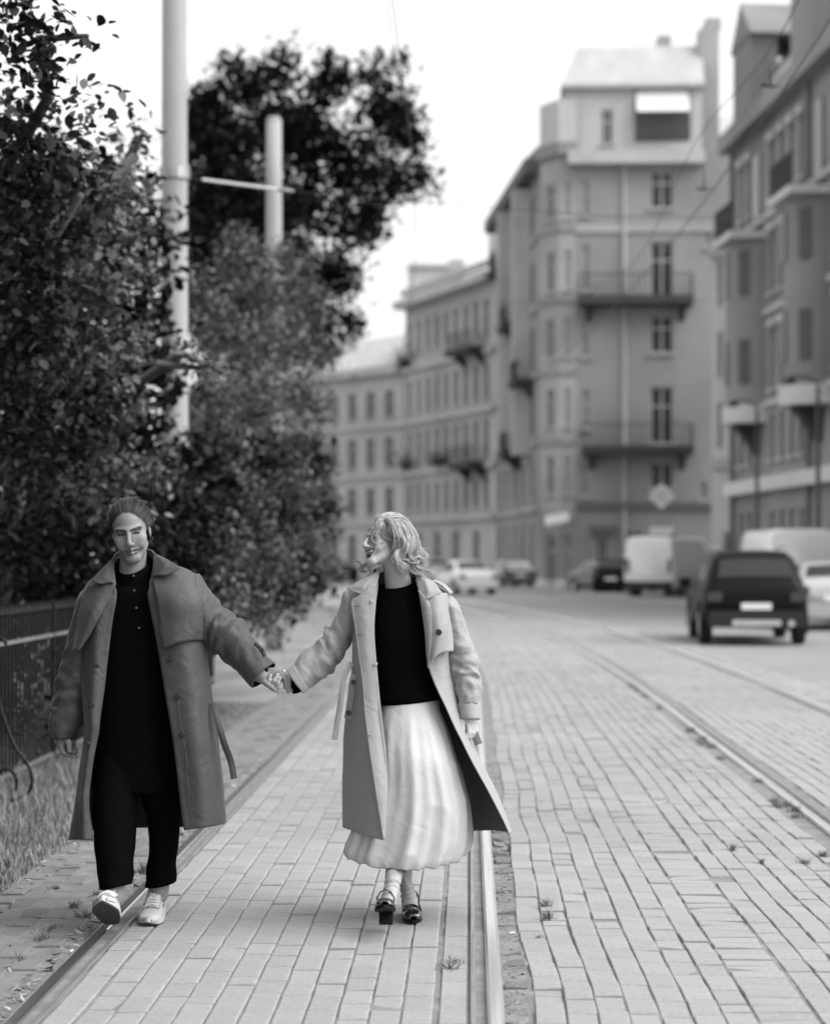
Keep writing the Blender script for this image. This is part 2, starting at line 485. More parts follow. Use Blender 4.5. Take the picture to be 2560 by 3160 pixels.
for (x,y,sp,hs) in ((1400,2975,.016,.65),(1385,2990,.014,.5),(1690,2840,.010,.8),(1685,2800,.008,.7),(1660,2900,.006,.5),(2260,2620,.006,.6),(2350,2660,.005,.45),
                    (2480,2660,.012,.5),(2540,2640,.014,.6),(130,2900,.012,.7),(160,2870,.012,.6),(262,2830,.014,.7),(228,2800,.012,.6),(440,2690,.020,.9),(60,2960,.012,.5),(300,2760,.01,.5)):
    d = H_CAM*F_PX/(y-PY0); TUFTS.append(((x-PX0)/F_PX*d, d, sp, hs))
for k in range(12):
    TUFTS.append((-1.6-.104*rng.randint(0,5), 6+rng.random()*8, .008, .4))
for k in range(24):
    TUFTS.append((1.93+rng.uniform(-.05,.05), 9+rng.random()*14, .018, .6))
grass('weeds', 3600, tufts, 'small weeds growing in the paving joints and beside the rails', .085, 12, lean=.9, wid=.0022)
# ------------------------------------------------------------------ buildings along the right side of the street
M_GLASS = mat('window_glass', .012, .2, .3, 2, spec=.6)
M_GLASSP = mat('window_glass_sky_pale', .055, .3, .3, 1.5, spec=.5)  # paler base colour stands in for sky reflected in the panes
M_FRAME = mat('window_frame', .42, .6, .1, 5)
M_IRON  = mat('black_iron', .02, .5, .2, 10)
M_TRIM  = mat('plaster_trim', .46, .85, .1, 3, stain=.15)
M_ROOFL = mat('roof_sheet_light', .42, .5, .12, 1.5, stretch=(1,1,.2))
M_ROOFD = mat('roof_sheet_dark', .20, .55, .15, 1.5)

class Frame2:
    """facade plane from A to B (left to right as the camera sees it)"""
    def __init__(s, A, B):
        s.A, s.B = Vector((A[0],A[1],0)), Vector((B[0],B[1],0))
        s.t = (s.B-s.A); s.L = s.t.length; s.t.normalize()
        n = Vector((s.t.y,-s.t.x,0)); mid = (s.A+s.B)/2
        s.n = n if n.dot(-mid) > 0 else -n        # towards the street
    def p(s, t, z, o=0.0): return s.A + s.t*t + s.n*o + Vector((0,0,z))
    def M(s, t, z, o=0.0):
        m = Matrix.Identity(4); q = s.p(t,z,o)
        m.col[0][:3] = s.t; m.col[1][:3] = -s.n; m.col[2][:3] = (0,0,1); m.col[3][:3] = q
        return m
_wcache = {}
def window_meshes(w, h, style, mf, mg):
    k = (round(w,2), round(h,2), style, mf.name, mg.name)
    if k in _wcache: return _wcache[k]
    b = MB(); e = .09
    b.box(0,w,0,.07,0,e); b.box(0,w,0,.07,h-e,h); b.box(0,e,.002,.068,e,h-e); b.box(w-e,w,.002,.068,e,h-e)
    if style != 'slot':
        b.box(w/2-.04,w/2+.04,.004,.06,e,h-e)
        if h > 1.6: b.box(e,w-e,.006,.058,h*.66-.04,h*.66+.04)
    fr = b.mesh('window', mf)
    g = MB(); g.add([(e*.8,.04,e*.8),(w-e*.8,.04,e*.8),(w-e*.8,.04,h-e*.8),(e*.8,.04,h-e*.8)], [(0,1,2,3)])
    _wcache[k] = (fr, g.mesh('pane', mg)); return _wcache[k]
def facade(root, F, z0, z1, opens, m, name='wall', dep=.22, style='std', mf=None, sill=True, trim=None, mg=None):
    """wall with real openings; each opening gets a window (> pane) and a sill"""
    mf = mf or M_FRAME; off = root.location
    ts = sorted({0.0, F.L} | {o[0] for o in opens} | {o[1] for o in opens})
    zs = sorted({z0, z1} | {o[2] for o in opens} | {o[3] for o in opens})
    b = MB()
    def inside(t, z): return any(o[0]-1e-6 < t < o[1]+1e-6 and o[2]-1e-6 < z < o[3]+1e-6 for o in opens)
    for i in range(len(ts)-1):
        for k in range(len(zs)-1):
            if not inside((ts[i]+ts[i+1])/2, (zs[k]+zs[k+1])/2):
                b.add([F.p(ts[i],zs[k]),F.p(ts[i+1],zs[k]),F.p(ts[i+1],zs[k+1]),F.p(ts[i],zs[k+1])], [(0,1,2,3)])
    for (a,c,e,f) in opens:
        for q in (((a,e),(c,e)),((c,e),(c,f)),((c,f),(a,f)),((a,f),(a,e))):
            b.add([F.p(*q[0]),F.p(*q[1]),F.p(*q[1],-dep),F.p(*q[0],-dep)], [(0,1,2,3)])
    w = b.build(name, m, root, off=off)
    for (a,c,e,f) in opens:
        fr, gl = window_meshes(c-a, f-e, style, mf, mg or M_GLASS)
        o = link('window', fr, root); o.matrix_local = Matrix.Translation(-Vector(off)) @ F.M(a, e, -dep+.09)
        link('pane', gl, o)
        if sill:
            s_ = MB(); s_.obox(F.p((a+c)/2, e-.05, .06), F.t*((c-a)/2+.12), F.n*.10, Vector((0,0,.05)))
            s_.build('sill', trim or M_TRIM, root, off=off)
    return w
def ledge(root, F, t0, t1, z0, z1, out, m, name='cornice', back=.05):
    b = MB(); b.obox(F.p((t0+t1)/2,(z0+z1)/2,(out-back)/2), F.t*((t1-t0)/2), F.n*((out+back)/2), Vector((0,0,(z1-z0)/2)))
    return b.build(name, m, root, off=root.location)
def balcony(root, F, t0, t1, z, out, h, m_slab, m_par, rail_bars=True, name='balcony'):
    off = root.location
    o = ledge(root, F, t0, t1, z-.42, z, out+.12, m_slab, name)
    b = MB()
    if rail_bars:
        n = max(4, int((t1-t0)/.28))
        for i in range(n+1):
            t = t0+.05+(t1-t0-.1)*i/n
            b.obox(F.p(t, z+h/2, out-.05), F.t*.016, F.n*.016, Vector((0,0,h/2)))
        for sd in (t0+.05,t1-.05):
            for k in range(4): b.obox(F.p(sd, z+h/2, out*(k+.5)/4.6), F.t*.016, F.n*.016, Vector((0,0,h/2)))
        b.obox(F.p((t0+t1)/2, z+h, out-.05), F.t*((t1-t0)/2), F.n*.035, Vector((0,0,.03)))
        b.build('railing', M_IRON, o, off=off)
    else:
        b.obox(F.p((t0+t1)/2, z+h/2, out-.06), F.t*((t1-t0)/2), F.n*.06, Vector((0,0,h/2)))
        for sd in (t0+.06,t1-.06): b.obox(F.p(sd, z+h/2, out/2-.07), F.t*.06, F.n*(out/2-.06), Vector((0,0,h/2)))
        b.build('parapet', m_par, o, off=off)
    for k in (t0+.5,t1-.5):
        c = MB(); c.prism([F.p(k-.12,z-.42,0),F.p(k-.12,z-.42,out*.75),F.p(k-.12,z-1.2,0)], F.t*.24)
        c.build('bracket', m_slab, o, off=off)
    return o
def flatroof(root, pts, z, m, name='roof', thick=.2):
    b = MB(); b.prism([Vector((p[0],p[1],z)) for p in pts], (0,0,thick)); return b.build(name, m, root, off=root.location)
def body(root, pts, z, m, name='rear_wall'):
    """the unseen sides, so that the house is a closed volume"""
    b = MB(); n = len(pts)
    for i in range(n-1):
        b.add([(pts[i][0],pts[i][1],0),(pts[i+1][0],pts[i+1][1],0),(pts[i+1][0],pts[i+1][1],z),(pts[i][0],pts[i][1],z)], [(0,1,2,3)])
    return b.build(name, m, root, off=root.location)
def pipe(root, F, t, z0, z1, m=None, r=.09):
    b = MB(); b.tube([F.p(t,z0,.12),F.p(t,z1,.12)], r, 8); return b.build('downpipe', m or M_TRIM, root, off=root.location)

# ---- corner building with balconies (faces the camera across the side street)
mA = mat('plaster_corner', .30, .9, .10, .6, stain=.28, stain_scale=.18)
mA2 = mat('plaster_corner_light', .39, .9, .08, .6, stain=.28, stain_scale=.2)
cb = tag(empty('corner_building', (8,96,0)), 'tall plastered corner building with dark balconies and a light attic storey', 'building')
FA = Frame2((5.43,95.3),(13.7,95.0))
def tA(x): return x-5.43
ops = [(tA(a),tA(c),e,f) for a,c,e,f in (
    (9.28,10.47,19.55,21.5),(9.28,10.47,15.0,17.84),(9.28,10.47,12.07,14.04),(9.28,10.47,7.4,10.34),(9.28,10.47,5.1,6.5),
    (5.78,6.16,19.2,21.0),(5.78,6.16,15.3,17.7),(5.78,6.16,11.9,14.0),(5.78,6.16,8.2,10.2),(5.78,6.16,4.7,6.4),
    (12.05,12.4,17.5,18.4),(11.85,12.2,4.5,5.4),(6.5,7.15,1.2,2.7),(8.0,8.9,.9,2.9),(9.6,10.6,.9,2.9))]
facade(cb, FA, 0, 22.4, ops, mA)
ledge(cb, FA, -.4, tA(12.0), 21.75, 22.42, .75, M_TRIM)
ledge(cb, FA, 0, tA(13.7), 18.3, 18.75, .10, mA2, 'string_course')
ledge(cb, FA, 0, tA(13.0), 4.05, 4.4, .22, mat('stone_dark',.12,.9,.15,3), 'string_course')
ledge(cb, FA, tA(6.2), tA(7.5), 2.85, 3.2, .5, mat('stone_dark',.12), 'door_hood')
balcony(cb, FA, tA(5.6), tA(11.4), 14.9, 1.35, 1.1, mat('balcony_slab',.045,.9,.2,2), mA2, True)
balcony(cb, FA, tA(5.75), tA(11.4), 7.25, 1.35, 1.1, mat('balcony_slab',.045), mA2, True)
pipe(cb, FA, tA(7.95), .3, 21.7)
# potted plants on the balconies are things of their own further below
bay = Frame2((3.7,96.7),(4.6,95.35)); bay2 = Frame2((4.6,95.35),(5.43,95.3))
zz = ((19.1,20.9),(15.4,17.4),(11.9,13.9),(8.3,10.3),(4.8,6.8))
for Fb in (bay, bay2):
    facade(cb, Fb, 3.9, 22.9, [(Fb.L*.34,Fb.L*.72,a,c) for a,c in zz], mA2, 'bay_wall')
    ledge(cb, Fb, -.1, Fb.L+.1, 22.3, 22.95, .35, mA)
    for z_ in (18.4,14.7,11.0,7.4): ledge(cb, Fb, -.02, Fb.L+.02, z_, z_+.35, .12, mA, 'string_course')
for Fb in (bay, bay2):
    facade(cb, Fb, 0, 3.4, [(Fb.L*.3,Fb.L*.8,.3,2.7)], mA, 'ground_floor_wall')
    ledge(cb, Fb, -.05, Fb.L+.05, 22.9, 25.2, .05, mat('attic_plaster',.47,.8,.08,.8), 'bay_attic')
FS = Frame2((3.65,98.3),(3.7,96.7)); facade(cb, FS, 0, 22.6, [], mA, 'bay_side')
ledge(cb, bay, 0, bay.L, 3.4, 3.9, .1, mA, 'corbel'); ledge(cb, bay2, 0, bay2.L, 3.4, 3.9, .1, mA, 'corbel')
FB = Frame2((1.7,116.5),(3.65,98.3))
ops = []
for i in range(5):
    for a,c in ((19.2,21.2),(15.4,17.6),(11.8,14.0),(8.2,10.4),(4.8,6.8),(1.0,3.4)):
        t = .9+i*3.55; ops.append((t,t+1.25,a,c))
facade(cb, FB, 0, 22.6, ops, mA, 'street_wall')
ledge(cb, FB, -.2, FB.L+.2, 22.0, 22.75, .8, mat('stone_dark',.12))
for i,z_ in enumerate((4.0,7.6,11.2,14.8,18.5)): ledge(cb, FB, 0, FB.L, z_, z_+.3, .15, mA2, 'string_course')
for t0,z_ in ((3.8,18.9),(9.0,15.0),(9.0,7.7),(14,11.3)): balcony(cb, FB, t0, t0+2.6, z_, 1.0, 1.0, mat('balcony_slab',.07), mA2, True)
# oriels on the street side
for t0 in (6.6,13.2):
    b = MB(); c0 = FB.p(t0, 0); pts = [FB.p(t0,7.2), FB.p(t0+.5,7.2,.9), FB.p(t0+1.8,7.2,.9), FB.p(t0+2.3,7.2)]
    b.prism(pts, (0,0,14.6)); b.build('oriel', mA2, cb, off=cb.location)
b = MB()   # steep street-side roof
b.add([FB.p(-.3,22.75,.7),FB.p(FB.L+.2,22.75,.7),FB.p(FB.L+.2,26.2,-2.6),FB.p(-.3,26.2,-2.6)], [(0,1,2,3)])
b.build('roof', M_ROOFD, cb, off=cb.location)
# attic storey above the front cornice
FT = Frame2((4.85,95.9),(12.0,95.6))
def tT(x): return x-4.85
facade(cb, FT, 22.4, 26.0, [(tT(6.8),tT(7.4),23.0,24.8),(tT(8.55),tT(11.35),23.1,26.0-.05)][:1], mat('attic_plaster',.47,.8,.08,.8), 'attic_wall')
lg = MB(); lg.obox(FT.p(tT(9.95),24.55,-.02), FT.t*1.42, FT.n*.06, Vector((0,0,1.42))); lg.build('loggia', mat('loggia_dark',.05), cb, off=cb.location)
aw = MB(); aw.prism([FT.p(tT(8.6),25.75,.06),FT.p(tT(8.6),24.55,.75),FT.p(tT(8.6),24.5,.75),FT.p(tT(8.6),25.70,.05)], FT.t*2.7)
aw.build('awning', mat('awning_cloth',.72,.8,.05,3), cb, off=cb.location)
rl = MB()
for i in range(15): rl.obox(FT.p(tT(8.55)+i*2.8/14, 23.75, .5), FT.t*.03, FT.n*.03, Vector((0,0,.6)))
rl.obox(FT.p(tT(9.95),24.36,.5), FT.t*1.45, FT.n*.05, Vector((0,0,.04)))
rl.build('loggia_railing', mat('railing_grey',.12), cb, off=cb.location)
b = MB(); r0, r1 = 26.0, 28.45
b.add([FT.p(-.15,r0,.35),FT.p(FT.L+.1,r0,.35),FT.p(FT.L+.1,r1,-1.4),FT.p(.75,r1,-1.4)], [(0,1,2,3)])
b.add([FT.p(-.15,r0,.35),FT.p(.75,r1,-1.4),FT.p(-.15,r0,-6)], [(0,1,2)])
b.add([FT.p(.75,r1,-1.4),FT.p(FT.L+.1,r1,-1.4),FT.p(FT.L+.1,r0,-6),FT.p(-.15,r0,-6)], [(0,1,2,3)])
rf = b.build('attic_roof', M_ROOFL, cb, off=cb.location)
ledge(cb, FT, -.15, FT.L+.1, 25.85, 26.05, .45, M_TRIM)
sw = MB(); sw.add([FT.p(0,22.4,0),FT.p(0,22.4,-6),FT.p(0,26,-6),FT.p(0,26,0)], [(0,1,2,3)]); sw.build('attic_side_wall', mat('attic_plaster',.47), cb, off=cb.location)
for (x0,x1,z0,z1,dy) in ((11.95,13.0,22.3,29.2,.8),(12.3,13.1,29.2,29.75,.8),(9.9,10.6,28.3,29.1,1.8)):
    b = MB(); b.box(x0,x1,95.6+dy,96.8+dy,z0,z1); b.build('chimney', mA2, rf, off=cb.location)
body(cb, [(13.7,95.0),(16,112),(14,122),(1.7,116.5)], 22.3, mA)
flatroof(cb, [(5.4,95.4),(13.65,95.1),(15.9,112),(14,121.9),(1.8,116.4),(3.8,97.2)], 22.28, M_ROOFD, 'flat_roof', .1)

# ---- long pale building behind it
mC = mat('plaster_pale', .46, .9, .08, .5, stain=.28, stain_scale=.15)
pc = tag(empty('pale_building', (-1,124,0)), 'long pale plastered building with rows of narrow windows and a heavy cornice', 'building')
FC = Frame2((-4.6,131.2),(1.65,116.6))
ops = []
nC = 9
for i in range(nC):
    t = .5+i*(FC.L-.8)/nC
    for a,c in ((15.9,18.1),(11.6,14.0),(8.0,10.4),(4.7,6.7)): ops.append((t,t+.85,a,c))
    if i % 2: ops.append((t-.1,t+1.0,.6,3.3))
facade(pc, FC, 0, 19.5, ops, mC, mf=mat('window_frame_pale',.35,.6), mg=M_GLASSP)
ledge(pc, FC, -.2, FC.L, 19.1, 19.65, .9, M_TRIM); ledge(pc, FC, -.2, FC.L, 20.1, 20.5, .35, M_TRIM, 'parapet')
for z_ in (14.6,10.9,7.3,4.0): ledge(pc, FC, 0, FC.L, z_, z_+.35, .3, M_TRIM, 'string_course')
for t0,t1,z_ in ((10.4,14.4,15.1),(11.0,14.6,7.7)): balcony(pc, FC, t0, t1, z_, 1.2, 1.0, mat('balcony_slab',.07), mA2, True)
flatroof(pc, [(-4.6,131.2),(1.65,116.6),(12,124),(6,140)], 19.6, M_ROOFD)
body(pc, [(1.65,116.6),(12,124),(6,140),(-4.6,131.2)], 19.5, mC)
for bx_ in ((1.2,3.4,120,122,19.6,23.0),(-1.5,-.4,129,130,19.6,22.4)):
    b = MB(); b.box(*bx_); b.build('chimney', mC, pc, off=pc.location)

mD = mat('plaster_far', .48, .9, .08, .5, stain=.28, stain_scale=.15)
fd = tag(empty('far_building', (-12,140,0)), 'lower pale building farthest down the street, beside the tree', 'building')
FD = Frame2((-24,153),(-4.7,131.4))
ops = []
for i in range(13):
    t = 1.0+i*2.15
    for a,c in ((11.6,13.6),(8.0,10.2),(4.6,6.6),(1.0,3.2)): ops.append((t,t+1.0,a,c))
facade(fd, FD, 0, 15.2, ops, mD, mf=mat('window_frame_pale',.35), mg=M_GLASSP)
ledge(fd, FD, 0, FD.L, 14.7, 15.3, .7, M_TRIM)
for z_ in (10.9,7.3,3.9): ledge(fd, FD, 0, FD.L, z_, z_+.35, .25, M_TRIM, 'string_course')
b = MB(); b.add([FD.p(0,15.3,.5),FD.p(FD.L,15.3,.5),FD.p(FD.L,18.2,-4),FD.p(0,18.2,-4)], [(0,1,2,3)])
rf2 = b.build('roof', M_ROOFL, fd, off=fd.location)
for t in (6,14,20):
    b = MB(); b.obox(FD.p(t,18.2,-3), FD.t*.5, FD.n*.5, Vector((0,0,1.0))); b.build('chimney', mD, rf2, off=fd.location)
body(fd, [(-4.7,131.4),(4,142),(-14,164),(-24,153)], 15.2, mD)
tw = tag(empty('tower_block', (-4,205,0)), 'faint pale block rising behind the long pale building', 'building')
FW = Frame2((-7.0,205),(-.8,205)); facade(tw, FW, 0, 34.0, [(1+i*2.2,2+i*2.2,5+k*3.4,6.6+k*3.4) for i in range(2) for k in range(8)], mat('far_plaster',.5,.9,.05,.4), sill=False, mg=M_GLASSP)
ledge(tw, FW, 0, FW.L, 33.7, 34.2, .4, M_TRIM); body(tw, [(-.8,205),(-.8,216),(-7,216),(-7,205)], 34.0, mat('far_plaster',.5)); flatroof(tw, [(-7,205),(-.8,205),(-.8,216),(-7,216)], 34.0, M_ROOFL)

# ---- right-hand building with round bays, and its bright neighbour
mE = mat('plaster_right', .27, .9, .10, .6, stain=.28, stain_scale=.2)
wb = tag(empty('white_annex', (10.4,76,0)), 'narrow bright white house end between the corner building and the grey bayed building', 'building')
FWA = Frame2((9.92,76.0),(10.95,75.7))
mWh = mat('white_plaster',.60,.85,.06,.8,stain=.1)
facade(wb, FWA, 0, 14.3, [(.25,.5,6+k*2.9,7.9+k*2.9) for k in range(3)]+[(.5,1.0,.4,2.6)], mWh, style='slot', mf=mat('window_frame_white',.6), sill=False)
ledge(wb, FWA, -.1, FWA.L+.1, 13.9, 14.35, .3, mat('plaster_trim',.46)); ledge(wb, FWA, 0, FWA.L, 5.2, 5.6, .2, mat('plaster_trim',.46), 'string_course')
body(wb, [(10.95,75.7),(16,80),(15,92),(12.4,92),(9.92,76)], 14.3, mWh, 'side_wall'); flatroof(wb, [(9.92,76),(10.95,75.7),(16,80),(15,92),(12.4,92)], 14.3, M_ROOFL)
rb = tag(empty('bayed_building', (12,56,0)), 'grey plastered building with round bays, balconies and a pale band above the shops', 'building')
FE = Frame2((10.15,71.5),(12.75,42.0))
ops = []
cols = [1.2,2.5] + [5.9,7.2,8.5,9.8] + [14.2,15.5,16.8,18.1] + [22.5,23.9,25.3]
for t in cols:
    for a,c in ((14.2,16.2),(10.9,13.0),(7.5,9.6),(5.0,6.6),(1.0,3.2)): ops.append((t,t+.68,a,c))
facade(rb, FE, 0, 17.6, ops, mE, sill=True, mg=M_GLASSP)
ledge(rb, FE, 0, FE.L, 17.1, 17.75, .6, mE); ledge(rb, FE, 0, FE.L, 3.9, 4.4, .35, mat('pale_band',.55,.8,.06,2), 'string_course')
for z_ in (13.6,10.2,6.9): ledge(rb, FE, 0, FE.L, z_, z_+.22, .14, M_TRIM, 'string_course')
for t in cols:
    for z_ in (16.3,13.1,9.7):
        ledge(rb, FE, t-.1, t+.78, z_, z_+.28, .16, M_TRIM, 'keystone')
for tc_ in (4.0,12.2,20.6):
    b = MB(); pts = [FE.p(tc_+1.25*math.sin(a), 7.0, 1.15*math.cos(a)) for a in [RAD(-90+15*k) for k in range(13)]]
    b.prism(pts, (0,0,6.0)); b.build('round_bay', mE, rb, off=rb.location, smooth=False)
    b = MB(); pts = [FE.p(tc_+1.38*math.sin(a), 6.4, 1.3*math.cos(a)) for a in [RAD(-90+15*k) for k in range(13)]]
    b.prism(pts, (0,0,.62)); b.build('bay_corbel', mat('pale_band',.55), rb, off=rb.location)
    b = MB(); b.prism([FE.p(tc_-.35,6.4,0),FE.p(tc_-.35,6.4,.9),FE.p(tc_-.35,5.2,0)], FE.t*.7); b.build('bracket', mat('balcony_slab',.07), rb, off=rb.location)
    for k in range(3):
        a = RAD(-50+50*k)
        for z_ in (7.7,10.9):
            o_ = FE.p(tc_+1.27*math.sin(a), z_+.9, 1.17*math.cos(a)); tt = (FE.t*math.cos(a)-FE.n*math.sin(a)); nn = (FE.n*math.cos(a)+FE.t*math.sin(a))
            b = MB(); b.obox(o_, tt*.19, nn*.03, Vector((0,0,.8))); b.build('window', M_GLASSP, rb, off=rb.location)
    o_ = ledge(rb, FE, tc_-1.4, tc_+1.4, 13.0, 13.25, 1.35, mat('pale_band',.55), 'balcony')
    b = MB()
    for k in range(15): b.obox(FE.p(tc_-1.3+k*2.6/14, 13.75, 1.28), FE.t*.025, FE.n*.025, Vector((0,0,.5)))
    b.obox(FE.p(tc_,14.28,1.28), FE.t*1.35, FE.n*.05, Vector((0,0,.035))); b.build('railing', M_IRON, o_, off=rb.location)
    b = MB(); b.obox(FE.p(tc_,14.9,.03), FE.t*.55, FE.n*.04, Vector((0,0,1.35))); b.build('balcony_door', M_GLASS, o_, off=rb.location)
pipe(rb, FE, .35, .3, 17, mat('pipe_grey',.18)); pipe(rb, FE, 11.2, .3, 17, mat('pipe_grey',.18))
b = MB(); b.add([FE.p(0,17.75,.5),FE.p(FE.L,17.75,.5),FE.p(FE.L,22.5,-3),FE.p(0,22.5,-3)], [(0,1,2,3)])
b.add([FE.p(0,17.75,.5),FE.p(0,22.5,-3),FE.p(0,17.75,-10)], [(0,1,2)])
rf3 = b.build('roof', M_ROOFL, rb, off=rb.location)
for tc_ in (4.0,12.2,20.6):
    b = MB(); b.obox(FE.p(tc_,19.0,.1), FE.t*1.3, FE.n*.5, Vector((0,0,1.3)))
    b.prism([FE.p(tc_-1.6,20.3,.65),FE.p(tc_+1.6,20.3,.65),FE.p(tc_,21.8,.65)], -FE.n*2.2); b.build('dormer', mE, rf3, off=rb.location)
for t in (2,9,17,24):
    b = MB(); b.obox(FE.p(t,22.2,-2.6), FE.t*.6, FE.n*.5, Vector((0,0,1.6))); b.build('chimney', mE, rf3, off=rb.location)
body(rb, [(12.75,42),(26,43),(24,74),(10.15,71.5)], 17.6, mE, 'side_wall')
rear = tag(empty('rear_building', (20,118,0)), 'grey roof and gable showing above the side street behind the chimney', 'building')
FR = Frame2((14.6,118),(30,116)); facade(rear, FR, 0, 27, [(1+i*2.6,2.1+i*2.6,4+k*3.6,6+k*3.6) for i in range(5) for k in range(6)], mA2, sill=False)
b = MB(); b.add([FR.p(0,27,.5),FR.p(FR.L,27,.5),FR.p(FR.L,31,-5),FR.p(1.5,31,-5)], [(0,1,2,3)]); b.build('roof', M_ROOFL, rear, off=rear.location)
body(rear, [(30,116),(30,126),(14.6,126),(14.6,118)], 27, mA2)

# ---- hanging flower baskets on the pale building, shop signs
for k,(x,y,w,h) in enumerate(((1253,1427,52,50),(1350,1416,60,44),(1249,1105,60,60))):
    d = 124 - (0 if k else 2); p = P(x,y,d); s_ = d/F_PX
    b = MB(); r = random.Random(k)
    for i in range(260):
        q = Vector((r.gauss(0,.36)*w*s_, r.gauss(0,.3), r.gauss(0,.34)*h*s_)); a = r.random()*6.28
        e1 = Vector((math.cos(a),math.sin(a),r.uniform(-.5,.5)))*.12; e2 = Vector((-math.sin(a),math.cos(a),r.uniform(-.5,.5)))*.09
        b.add([q-e1,q+e2,q+e1,q-e2], [(0,1,2,3)])
    o = empty('flower_basket', p)
    tag(b.build('foliage', mat('dark_foliage_far',.02,.7,.3,3), o), kind='stuff')
    k_ = MB(); k_.tube([(0,0,-.45*h*s_),(0,0,-.1*h*s_)], [.25*w*s_,.42*w*s_], 10); k_.build('planter', mat('planter_dark',.03), o)
    tag(o, ['dark hanging flower basket on the pale building, next to the tree','wider dark flower basket on the pale building, middle of three','dark flower basket high up near the end of the pale building'][k], 'flower basket', 'flower baskets on the pale building')
# ------------------------------------------------------------------ foliage
M_LEAF  = mat('leaf', .027, .6, .2, 5, rnd=.85, attr='tone', spec=.2)
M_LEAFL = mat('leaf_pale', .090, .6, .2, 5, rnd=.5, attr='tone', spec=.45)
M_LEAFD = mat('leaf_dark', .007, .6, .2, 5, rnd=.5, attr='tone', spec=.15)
M_BARK  = mat('bark', .06, .9, .3, 12, bump=.8, bscale=30, stretch=(1,1,.3))
def leaf_mesh(name, lobes, size, m, seed, fill=2.4, asp=.62, shell=.55, per=None):
    """lobes: (px,py,d,r_px[,density]) -> many small folded leaves through the volume"""
    r = np.random.default_rng(seed); Ps=[]; Ss=[]
    for lb in lobes:
        if lb[0] == 'w': c = np.array(lb[1:4]); R = lb[4]; den = lb[5]
        else:
            x,y,d,rp = lb[:4]; den = lb[4] if len(lb) > 4 else 1.0
            c = np.array(P(x,y,d)); R = rp*d/F_PX
        n = max(12, int(fill*den*math.pi*R*R/(size*size*asp*.6)))
        v = r.normal(size=(n,3)); v /= np.linalg.norm(v,axis=1)[:,None]
        rad = R*(shell+(1-shell)*r.random(n)**.6)*(1+.12*r.normal(size=n))
        # twigs: pull leaves into small clumps
        k = max(4, n//9); cl = r.integers(0,k,n); cc = v[:k]*rad[:k,None]
        pos = .45*v*rad[:,None] + .55*cc[cl] + r.normal(size=(n,3))*size*.9
        pos[:,2] *= .95
        Ps.append(c+pos); Ss.append(size*r.uniform(.45,1.2,n))
    Pn = np.vstack(Ps); S = np.concatenate(Ss); n = len(Pn)
    a = r.uniform(0,2*np.pi,n); el = r.normal(-.35,.55,n)
    t = np.stack([np.cos(a)*np.cos(el),np.sin(a)*np.cos(el),np.sin(el)],1)
    up = r.normal(size=(n,3))*.45 + np.array([0,0,1.0]); w = np.cross(t,up); w /= np.linalg.norm(w,axis=1)[:,None]+1e-9
    nn = np.cross(w,t)
    hl, hw = (S/2)[:,None], (S*asp/2)[:,None]
    V = np.stack([Pn-t*hl, Pn-t*hl*.1+w*hw+nn*hw*.25, Pn+t*hl, Pn-t*hl*.1-w*hw+nn*hw*.25, Pn-t*hl*.55+w*hw*.8+nn*hw*.2, Pn-t*hl*.55-w*hw*.8+nn*hw*.2, Pn+t*hl*.5+w*hw*.65+nn*hw*.15, Pn+t*hl*.5-w*hw*.65+nn*hw*.15],1).reshape(-1,3)
    o = (np.arange(n)*8)[:,None]
    F4 = np.concatenate([o+np.array([[0,4,1,1]])[:, :4]*0+np.array([[0,4,1,6]]), o+np.array([[0,6,2,2]])*0+np.array([[0,6,2,7]]), o+np.array([[0,7,3,5]])],0)
    me = mesh_np(name, V, F4, m, smooth=True)
    at = me.attributes.new('tone','FLOAT','POINT'); at.data.foreach_set('value', np.repeat(r.random(n),8).astype(np.float32))
    return me
def tree(name, label, cat, base, limbs, lobes, size, m, seed, group=None, **kw):
    root = tag(empty(name, base), label, cat, group)
    b = Vector(base)
    t = MB(); t.tube([b]+[Vector(q) for q in limbs[0]], [.14*max(.35,1-.22*i) for i in range(len(limbs[0])+1)], 9)
    tr = t.build('trunk', M_BARK, root, smooth=True, off=b)
    for lb in limbs[1:]:
        l_ = MB(); l_.tube([Vector(q) for q in lb], [.05*max(.25,1-.25*i) for i in range(len(lb))], 6); l_.build('limb', M_BARK, tr, smooth=True, off=b)
    me = leaf_mesh('crown', lobes, size, m, seed, **kw); me.transform(Matrix.Translation(-b))
    tag(link('crown', me, root), kind='stuff')
    return root
# near tree leaning over the fence
tree('lilac_tree', 'leafy tree leaning over the iron fence behind the man, its branches against the sky', 'tree', (-4.3,13.5,0),
     [[(-4.25,13.4,1.2),(-4.0,13.2,2.4),(-3.7,12.8,3.6),(-3.3,12,4.3)],
      [(-4.0,13.2,2.2),(-3.2,12.4,3.0),P(250,600,11.5)], [(-3.7,12.8,3.4),P(150,300,10.6),P(120,120,9.9),P(270,110,9.6)], [(-3.6,12.8,3.2),P(420,480,13)],
      [(-4.2,13.4,1.3),P(350,1100,13.2),P(560,1130,13.8),P(680,1140,13.8)]],
     [(70,60,9.7,75,1.2),(40,30,9.8,60),(175,80,9.6,42,1.1),(262,112,9.6,20,1.2),(60,190,9.8,100),(140,220,9.9,62),(225,330,10.2,48),(30,400,10.8,150),(140,500,11.4,135),(40,640,11.4,170),(240,560,12,110),(100,820,11.8,200),(120,1060,12,210),(60,1290,12.4,190),(260,1290,13,170),(120,1480,12.8,170,0.7)],
     .082, M_LEAF, 21, fill=3.6)
